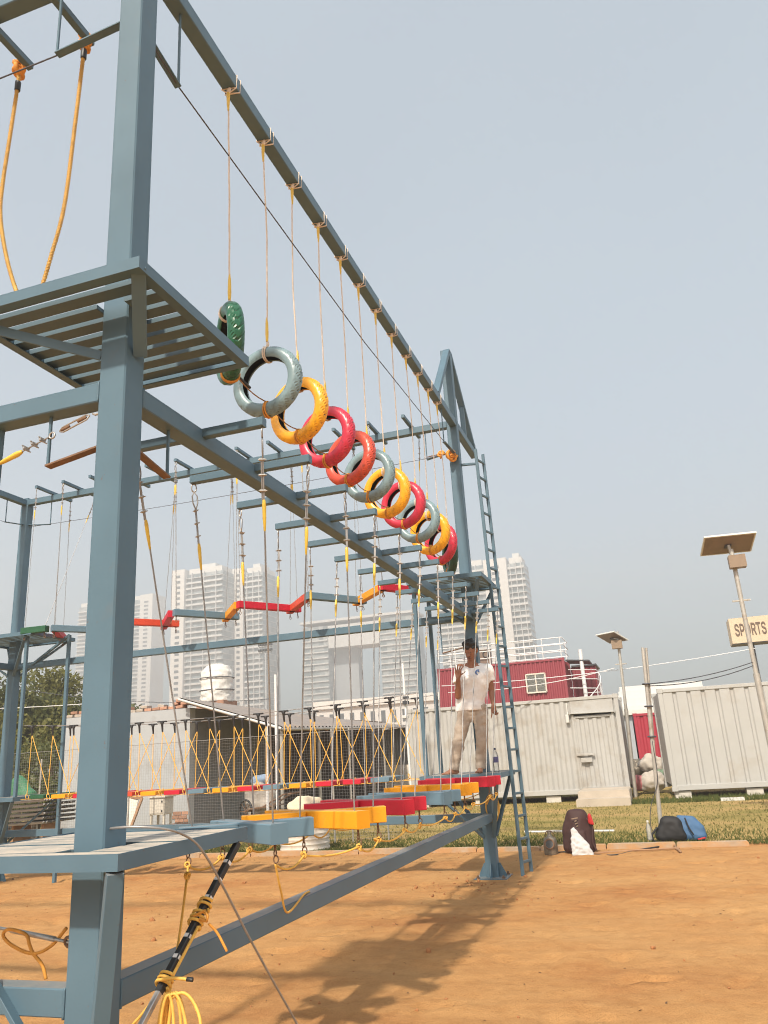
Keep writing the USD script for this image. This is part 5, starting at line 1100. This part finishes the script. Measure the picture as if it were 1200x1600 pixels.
V = np.array(V); F = [(2 * i, 2 * i + 1, 2 * i + 3, 2 * i + 2) for i in range(n_)]
m.add(V, F).add(V - (0, 0, .02), np.array(F)[:, ::-1]); part(sh, 'lean_to_roof', m, 'roof_sheet')
part(sh, 'verge_trim', tube([rg0 + (0, -.02, -.03), ev0 + (0, -.02, -.03)], .03, 8), 'white_paint', True); part(sh, 'eave_pipe', tube([ev0 + (0, 0, -.05), ev1 + (0, 0, -.05)], .035, 8), 'galvanised', True)
for k in range(6):
    t_ = (k + .02) / 5; p = ev0 + (ev1 - ev0) * min(t_, .99); part(sh, 'roof_post', tube([(p[0] - .08, p[1] + .1, 0), (p[0] - .08, p[1] + .1, p[2] - .05)], .04, 8), 'galvanised', True)
for k in range(9):
    t_ = (k + .3) / 9; p, q = rg0 + (rg1 - rg0) * t_ - (0, 0, .07), ev0 + (ev1 - ev0) * t_ - (0, 0, .07); part(sh, 'rafter', bar(p, q, .05, .08, 0), 'wood')
part(sh, 'end_wall', corrugated(MB(), (float(onY((596, 1200), 28.6)[0]), 28.6, 0), (1, 0, 0), (0, -1, 0), 1.6, .0, 2.45, .12, .02), 'container_side')
solo('plywood_sheet', bar(onY((622, 1250), 27.5) * (1, 1, 0) + (0, 0, .05), onY((622, 1195), 27.6), .95, .02, 0, up=(0, 1, 0)), 'board_white', 'pale plywood sheet standing under the far end of the sheet roof', 'board')
tk = thing('water_tank', 'big water tank wrapped in white plastic sheeting above the hut roof', 'water tank', onY((338, 1097), 21))
tc = onY((339, 1097), 21); R_ = 28 / 1219 * 21; tt_h = float(onY((336, 1038), 21)[2] - tc[2])
t = trimesh.Trimesh(*lathe([(0, tt_h), (R_ * .45, tt_h * .985), (R_ * .72, tt_h * .93), (R_ * .95, tt_h * .80), (R_, tt_h * .62), (R_ * .98, tt_h * .45), (R_ * 1.01, tt_h * .25), (R_ * .97, 0), (0, 0)], tc, 48).get(), process=False)
v, f = trimesh.remesh.subdivide_to_size(np.array(t.vertices), np.array(t.faces), .07); t = trimesh.Trimesh(v, f); t = wrinkle(t, .10, 4.0, 8, (1, 1, 2.4)); t = wrinkle(t, .04, 11.0, 2, (1, 1, 2))
part(tk, 'wrapping', t, 'tank_wrap', True); part(tk, 'stand', box(tc[0] - .45, tc[0] + .45, 20.6, 21.4, sz - .03, tc[2] + .02, .01), 'brick_red')
for z in (.30, .62): part(tk, 'tie_rope', ring(tc + (0, 0, tt_h * z), (0, 0, 1), R_ * 1.05, .012, 30, 5), 'lifeline', True)

# things lying in front of the hut, behind the fence
cb = thing('meter_cabinet', 'pale metal meter cabinet on legs in front of the grey hut', 'cabinet', onY((250, 1300), 15.6))
c0, c1 = onY((233, 1274), 15.6), onY((257, 1246), 15.6)
part(cb, 'cabinet_box', box(c0[0], c1[0], 15.6, 15.95, c0[2], c1[2], .01), 'cabinet'); part(cb, 'cabinet_door', box(c0[0] + .02, c1[0] - .02, 15.585, 15.598, c0[2] + .03, c1[2] - .03, .003), 'cabinet'); part(cb, 'top_cover', box(c0[0] - .03, c1[0] + .04, 15.56, 16.0, c1[2] + .003, c1[2] + .035, .005), 'cabinet')
part(cb, 'latch', box(c1[0] - .06, c1[0] - .035, 15.57, 15.583, c0[2] + .06, c0[2] + .10, 0), 'dark_metal'); part(cb, 'latch', box(c1[0] - .06, c1[0] - .035, 15.57, 15.583, c1[2] - .10, c1[2] - .06, 0), 'dark_metal')
for x in (c0[0] + .03, c1[0] - .03):
    for y in (15.64, 15.9): part(cb, 'leg', bar((x, y, 0), (x, y, c0[2] - .002), .045, .045, .003, up=(0, 1, 0)), 'cabinet')
bd = thing('leaning_board', 'white framed board leaning in front of the hut beside the near column', 'board', onY((205, 1300), 15.2))
q = [onY(p, d_) for p, d_ in (((188, 1300), 14.95), ((202, 1300), 14.95), ((222, 1247), 15.5), ((196, 1245), 15.5))]
part(bd, 'board_face', bar((q[0] + q[1]) / 2 - (.1, 0, 0), (q[2] + q[3]) / 2 - (.1, 0, 0), .40, .02, 0), 'board_white')
part(bd, 'board_edge', bar(q[1], q[2], .05, .05, .003), 'wood'); part(bd, 'board_edge', bar(q[3], q[2], .05, .05, .003), 'wood')
def lump(pts, edge=.03, amp=.04, fr_=6, seed=0): return wrinkle(soften(hull(*pts, seg=14), edge, 8), amp, fr_, seed)
d_ = 15.6; bc = onY((407, 1262), d_)
solo('bulk_bag', lump([(bc + (-.10, 0, -.22), .14), (bc + (.12, 0, -.22), .14), (bc + (-.22, 0, .28), .15), (bc + (.20, 0, .26), .15), (bc + (-.05, 0, .40), .12)], .035, .09, 5, 3), 'sack', 'large dirty white woven bag standing in a barrow behind the fence', 'sack', smooth=True)
solo('blue_grey_sack', lump([(bc + (-.14, .1, .52), .12), (bc + (.05, .1, .56), .11)], .03, .08, 6, 5), 'sack_blue', 'blue-grey bundle on top of the large dirty white bag', 'sack', smooth=True)
br = thing('wheelbarrow', 'rusty barrow with a spoked wheel holding the white woven bag', 'wheelbarrow', onY((395, 1295), d_))
wc = onY((384, 1268), d_ - .25); part(br, 'wheel', ring(wc, (.5, 1, 0), .22, .022, 26, 8), 'black_plastic', True)
for k in range(8):
    t_ = k * np.pi / 4; a, b, _ = frame((.5, 1, 0)); part(br, 'spoke', tube([wc, wc + .21 * (math.cos(t_) * a + math.sin(t_) * b)], .007, 5), 'rust_shade_steel', True)
for s in (-.22, .22): part(br, 'handle', tube([wc + (0, s * .5, .0), wc + (.45, s, .06), wc + (.95, s, .30), wc + (1.15, s, .32)], .018, 7), 'rust_shade_steel', True); part(br, 'leg', tube([wc + (.65, s, .14), wc + (.68, s, -.24)], .016, 6), 'rust_shade_steel', True)
part(br, 'tray', bar(wc + (.15, 0, .05), wc + (.75, 0, .10), .5, .03, .004), 'rust_shade_steel')
dm = thing('ribbed_drum', 'wide pale ribbed drum standing in the grass behind the yellow hanging step', 'drum', onZ((477, 1328), 0))
dc = onZ((477, 1330), 0); dR = 38 / 1219 * 13.9; prof = [(0, 0), (dR * .97, 0)]
for k in range(7): prof += [(dR, .03 + k * .085), (dR * 1.03, .055 + k * .085), (dR, .085 + k * .085)]
prof += [(dR * .94, .66), (0, .66)]
part(dm, 'drum_body', lathe(prof, dc, 36), 'drum_white', 30)
solo('cream_bundle', lump([(dc + (-.24, 0, .74), .10), (dc + (.26, 0, .74), .10), (dc + (-.10, 0, .84), .08), (dc + (.24, .05, .83), .08)], .03, .08, 6, 12), 'foam_cream', 'lumpy cream foam bundle lying on top of the ribbed drum', 'bundle', smooth=True)
sp = thing('sheet_stack', 'stack of corrugated roofing sheets propped up at the lower left behind the frame', 'sheets', onY((60, 1290), 14.0))
for k in range(6):
    z = .62 + k * .085; a = onY((12, 1280), 13.9)[0]; V = []; n_ = 26
    for i in range(n_ + 1): y = 13.75 + 1.0 * i / n_; V += [(a, y, z + .018 * math.cos(i * np.pi)), (a + .98 + .05 * rng.random(), y, z + .03 + .018 * math.cos(i * np.pi))]
    V = np.array(V); F = np.array([(2 * i, 2 * i + 1, 2 * i + 3, 2 * i + 2) for i in range(n_)]); part(sp, 'sheet', MB().add(V, F).add(V - (0, 0, .012), F[:, ::-1]), 'container_side')
for x in (.1, .85): part(sp, 'trestle', bar((a + x, 14.2, 0), (a + x, 14.2, .60), .06, .5, .004, up=(0, 1, 0)), 'wood')
solo('green_tarp', lump([(onY((16, 1240), 15.0), .16), (onY((46, 1242), 15.0), .15), (onY((28, 1222), 15.0), .14)], .04, .1, 5, 4), 'tarp_green', 'folded green tarpaulin by the far left column', 'tarpaulin', smooth=True)
d_ = 21.5; c = onY((633, 1085), d_); sc = thing('camera_pole', 'slim white pole with small dark boxes beside the two thin platform posts', 'pole', onY((650, 1250), d_))
part(sc, 'pole', tube([(c[0], d_, 0), (c[0] - .02, d_, 4.0)], .035, 8), 'rail_white', True)
for py, r in ((1090, .07), (1098, .09), (1120, .08)): q = onY((632, py), d_); part(sc, 'camera_box', bar(q + (-.02, -.06, 0), q + (.14, -.10, -.01), r, r, .008), 'dark_metal' if py != 1120 else 'white_paint')

# ------------------------------------------------------------------ trees
def tree(name, label, base, h, crown, m_='leaf_olive', nleaf=5200, seed=0, lf=.11, group=None):
    r = np.random.default_rng(seed); base = np.asarray(base, float); t = thing(name, label, 'tree', base, group); mb = MB()
    tube([base, base + (.05, .02, h * .3), base + (.0, .05, h * .62)], [.13, .10, .06], 8, mb)
    ce = []
    for k in range(15):
        th = r.uniform(0, 2 * np.pi); u = r.uniform(.15, 1); e = base + np.array([math.cos(th) * crown * u * .8, math.sin(th) * crown * u * .8, h * (.42 + .55 * r.random() * (1.05 - .45 * u))]); ce.append((e, crown * r.uniform(.22, .42)))
        s = base + np.array([0, 0, h * r.uniform(.2, .55)]); tube([s, (s + e) / 2 + r.normal(0, .1, 3), e], [.05, .03, .012], 5, mb)
    part(t, 'trunk', mb, 'bark', True)
    P = []
    per = nleaf // len(ce)
    for c, rr in ce:
        d = r.normal(0, 1, (per, 3)); d /= np.linalg.norm(d, axis=1, keepdims=True); P.append(c + d * rr * (r.random((per, 1)) ** .45) * (1.25, 1.25, .85))
    P = np.vstack(P); P = P[P[:, 2] > .15]; n = len(P); a = r.normal(0, 1, (n, 3)); a /= np.linalg.norm(a, axis=1, keepdims=True); b = np.cross(a, r.normal(0, 1, (n, 3))); b /= np.linalg.norm(b, axis=1, keepdims=True); s = lf * r.uniform(.6, 1.3, (n, 1))
    v = np.stack([P - a * s, P - b * s * .45, P + a * s, P + b * s * .45], 1).reshape(-1, 3); f = np.arange(4 * n).reshape(-1, 4)
    part(t, 'crown', MB().add(v, f), m_, kind='stuff')
for k, (px, d_, h, cr_, m_, lab) in enumerate(((118, 27, 4.6, 2.3, 'leaf_olive', 'bushy olive-green tree beside the hut, nearest to the near column'), (70, 29, 6.0, 2.6, 'leaf_olive', 'taller olive-green tree behind the far left column'), (20, 26, 5.4, 2.6, 'leaf_dark', 'darker bushy tree left of the far left column'), (-40, 25, 5.2, 2.6, 'leaf_olive', 'olive-green tree at the left edge of the view'), (150, 33, 5.4, 2.4, 'leaf_dark', 'dark tree showing behind the hut roof'))):
    p = onY((px, 1200), d_); tree('bushy_tree', lab, (p[0], d_, 0), h, cr_, m_, 5600, 20 + k, .12)
for k, (px, d_, h, cr_, lab) in enumerate(((100, 17.6, 1.5, .9, 'low bush growing beside the front corner of the hut'), (60, 17.0, 1.7, 1.0, 'low bush growing behind the stack of roofing sheets'), (15, 17.5, 1.8, 1.0, 'low bush growing behind the green tarpaulin'), (80, 21, 2.8, 1.4, 'shaggy shrub under the taller tree'), (30, 21.5, 3.0, 1.4, 'shaggy shrub under the darker tree'), (-20, 20, 3.0, 1.4, 'shaggy shrub at the left edge of the view'))):
    p = onY((px, 1200), d_); tree('shrub', lab, (p[0], d_, 0), h, cr_, 'leaf_dark' if k % 2 else 'leaf_olive', 2600, 60 + k, .07)

# ------------------------------------------------------------------ far towers in the haze
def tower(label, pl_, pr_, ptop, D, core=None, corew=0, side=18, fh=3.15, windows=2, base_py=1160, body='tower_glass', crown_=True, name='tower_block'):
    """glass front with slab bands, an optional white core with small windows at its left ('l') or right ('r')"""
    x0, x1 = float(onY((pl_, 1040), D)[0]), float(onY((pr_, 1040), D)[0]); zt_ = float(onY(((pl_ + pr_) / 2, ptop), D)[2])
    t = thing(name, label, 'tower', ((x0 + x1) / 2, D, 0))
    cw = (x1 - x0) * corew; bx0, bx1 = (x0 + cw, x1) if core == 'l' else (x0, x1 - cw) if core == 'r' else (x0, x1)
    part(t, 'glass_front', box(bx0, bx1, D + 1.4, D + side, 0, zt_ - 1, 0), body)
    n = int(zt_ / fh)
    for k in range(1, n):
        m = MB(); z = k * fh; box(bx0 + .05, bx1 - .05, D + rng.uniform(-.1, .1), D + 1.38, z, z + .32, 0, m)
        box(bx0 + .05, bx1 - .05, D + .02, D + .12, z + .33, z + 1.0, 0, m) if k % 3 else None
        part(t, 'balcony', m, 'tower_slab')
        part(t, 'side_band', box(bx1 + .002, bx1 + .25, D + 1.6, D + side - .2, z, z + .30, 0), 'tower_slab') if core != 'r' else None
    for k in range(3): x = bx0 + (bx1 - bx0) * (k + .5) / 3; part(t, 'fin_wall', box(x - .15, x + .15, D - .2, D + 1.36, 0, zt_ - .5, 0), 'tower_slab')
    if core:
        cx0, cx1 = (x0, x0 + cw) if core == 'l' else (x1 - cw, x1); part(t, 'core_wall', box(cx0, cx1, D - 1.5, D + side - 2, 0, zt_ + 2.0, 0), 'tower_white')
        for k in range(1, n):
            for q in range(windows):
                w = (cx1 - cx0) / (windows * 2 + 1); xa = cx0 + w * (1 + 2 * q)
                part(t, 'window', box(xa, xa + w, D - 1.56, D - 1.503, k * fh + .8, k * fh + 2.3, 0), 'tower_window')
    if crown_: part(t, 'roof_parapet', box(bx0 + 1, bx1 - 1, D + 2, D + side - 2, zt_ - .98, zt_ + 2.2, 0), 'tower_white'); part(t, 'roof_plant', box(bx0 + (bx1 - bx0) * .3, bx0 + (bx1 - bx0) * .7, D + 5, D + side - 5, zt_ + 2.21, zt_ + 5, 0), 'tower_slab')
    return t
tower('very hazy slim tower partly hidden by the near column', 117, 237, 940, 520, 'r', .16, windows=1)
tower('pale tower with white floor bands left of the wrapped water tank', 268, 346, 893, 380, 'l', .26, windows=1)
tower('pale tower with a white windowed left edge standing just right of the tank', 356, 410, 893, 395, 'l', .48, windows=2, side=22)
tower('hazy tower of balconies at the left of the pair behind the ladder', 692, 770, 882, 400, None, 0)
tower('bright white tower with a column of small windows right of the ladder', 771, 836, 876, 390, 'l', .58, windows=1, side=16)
# broad block with a tall opening
D = 430; t = thing('arched_block', 'wide hazy slab building with a tall rectangular opening in its middle', 'building', onY((560, 1160), D))
X_ = lambda px: float(onY((px, 1040), D)[0]); Z_ = lambda px, py: float(onY((px, py), D)[2])
zt_ = Z_(560, 972); zo = Z_(560, 1008)
part(t, 'left_wing', box(X_(474), X_(514), D, D + 18, 0, zt_, 0), 'tower_glass'); part(t, 'right_wing', box(X_(596), X_(652), D, D + 18, 0, zt_ + 2, 0), 'tower_glass'); part(t, 'bridge', box(X_(514) + .01, X_(596) - .01, D + .2, D + 17.8, zo, zt_ - .2, 0), 'tower_slab'); part(t, 'recessed_wall', box(X_(514) + .02, X_(552), D + 9, D + 16, 0, zo - .02, 0), 'tower_grey')
for k in range(1, int(zt_ / 3.4)):
    z = k * 3.4
    part(t, 'floor_band', box(X_(474) + .1, X_(514) - .1, D - .9, D - .01, z, z + .7, 0), 'tower_slab'); part(t, 'floor_band', box(X_(596) + .1, X_(652) - .1, D - .9, D - .01, z, z + .7, 0), 'tower_slab')
part(t, 'roof_band', box(X_(474) - 1, X_(652) + 1, D - 1.5, D + 19, zt_ + 2.01, zt_ + 3.4, 0), 'tower_slab')
D = 150; t = thing('low_block', 'long low white building below the slab building with the opening', 'building', onY((570, 1160), D))
xa, xb_ = float(onY((494, 1100), D)[0]), float(onY((690, 1090), D)[0]); zt_ = float(onY((560, 1092), D)[2])
part(t, 'walls', box(xa, xb_, D, D + 12, 0, zt_ - 1.5, 0), 'tower_slab'); part(t, 'roof_band', box(xa - .5, xb_ + .5, D - .6, D + 12.5, zt_ - 1.49, zt_, 0), 'tower_white')
for k in range(12): x = xa + (xb_ - xa) * (k + .3) / 12; part(t, 'window', box(x, x + .9, D - .03, D - .002, zt_ - 5, zt_ - 2.6, 0), 'tower_window')
D = 75; t = thing('stand_block', 'pale banded building showing above the gap between the containers', 'building', onY((1030, 1160), D))
xa, xb_ = float(onY((955, 1090), D)[0]), float(onY((1105, 1080), D)[0])
for k in range(7): z = float(onY((1010, 1108 - 7 * k), D)[2]); part(t, 'tier', box(xa + k * .1, xb_, D + k * .9, D + 14, (z - .5) if k else 0, z + (.0 if k < 6 else .1), 0), 'tower_slab' if k % 2 else 'tower_white')
D = 95; p = onY((415, 1020), D); t = thing('floodlight_mast', 'distant sports floodlight mast between the towers', 'floodlight', (p[0], D, 0))
part(t, 'mast', tube([(p[0], D, 0), (p[0], D, p[2])], [.22, .12], 8), 'tower_grey', True)
for k in range(2):
    part(t, 'crossbar', bar((p[0] - .95, D, p[2] + .05 + k * .75), (p[0] + .95, D, p[2] + .05 + k * .75), .08, .1, 0), 'tower_grey')
    for q in range(5): part(t, 'lamp_head', bar((p[0] - .85 + q * .42, D - .25, p[2] + .30 + k * .75), (p[0] - .85 + q * .42, D + .1, p[2] + .42 + k * .75), .30, .34, .03), 'tower_window')

# ------------------------------------------------------------------ air
solo('haze', box(-420, 420, -60, 640, -1.0, 125.0, 0), 'haze_air', 'thin pale haze over the whole yard', 'haze', kind='stuff')
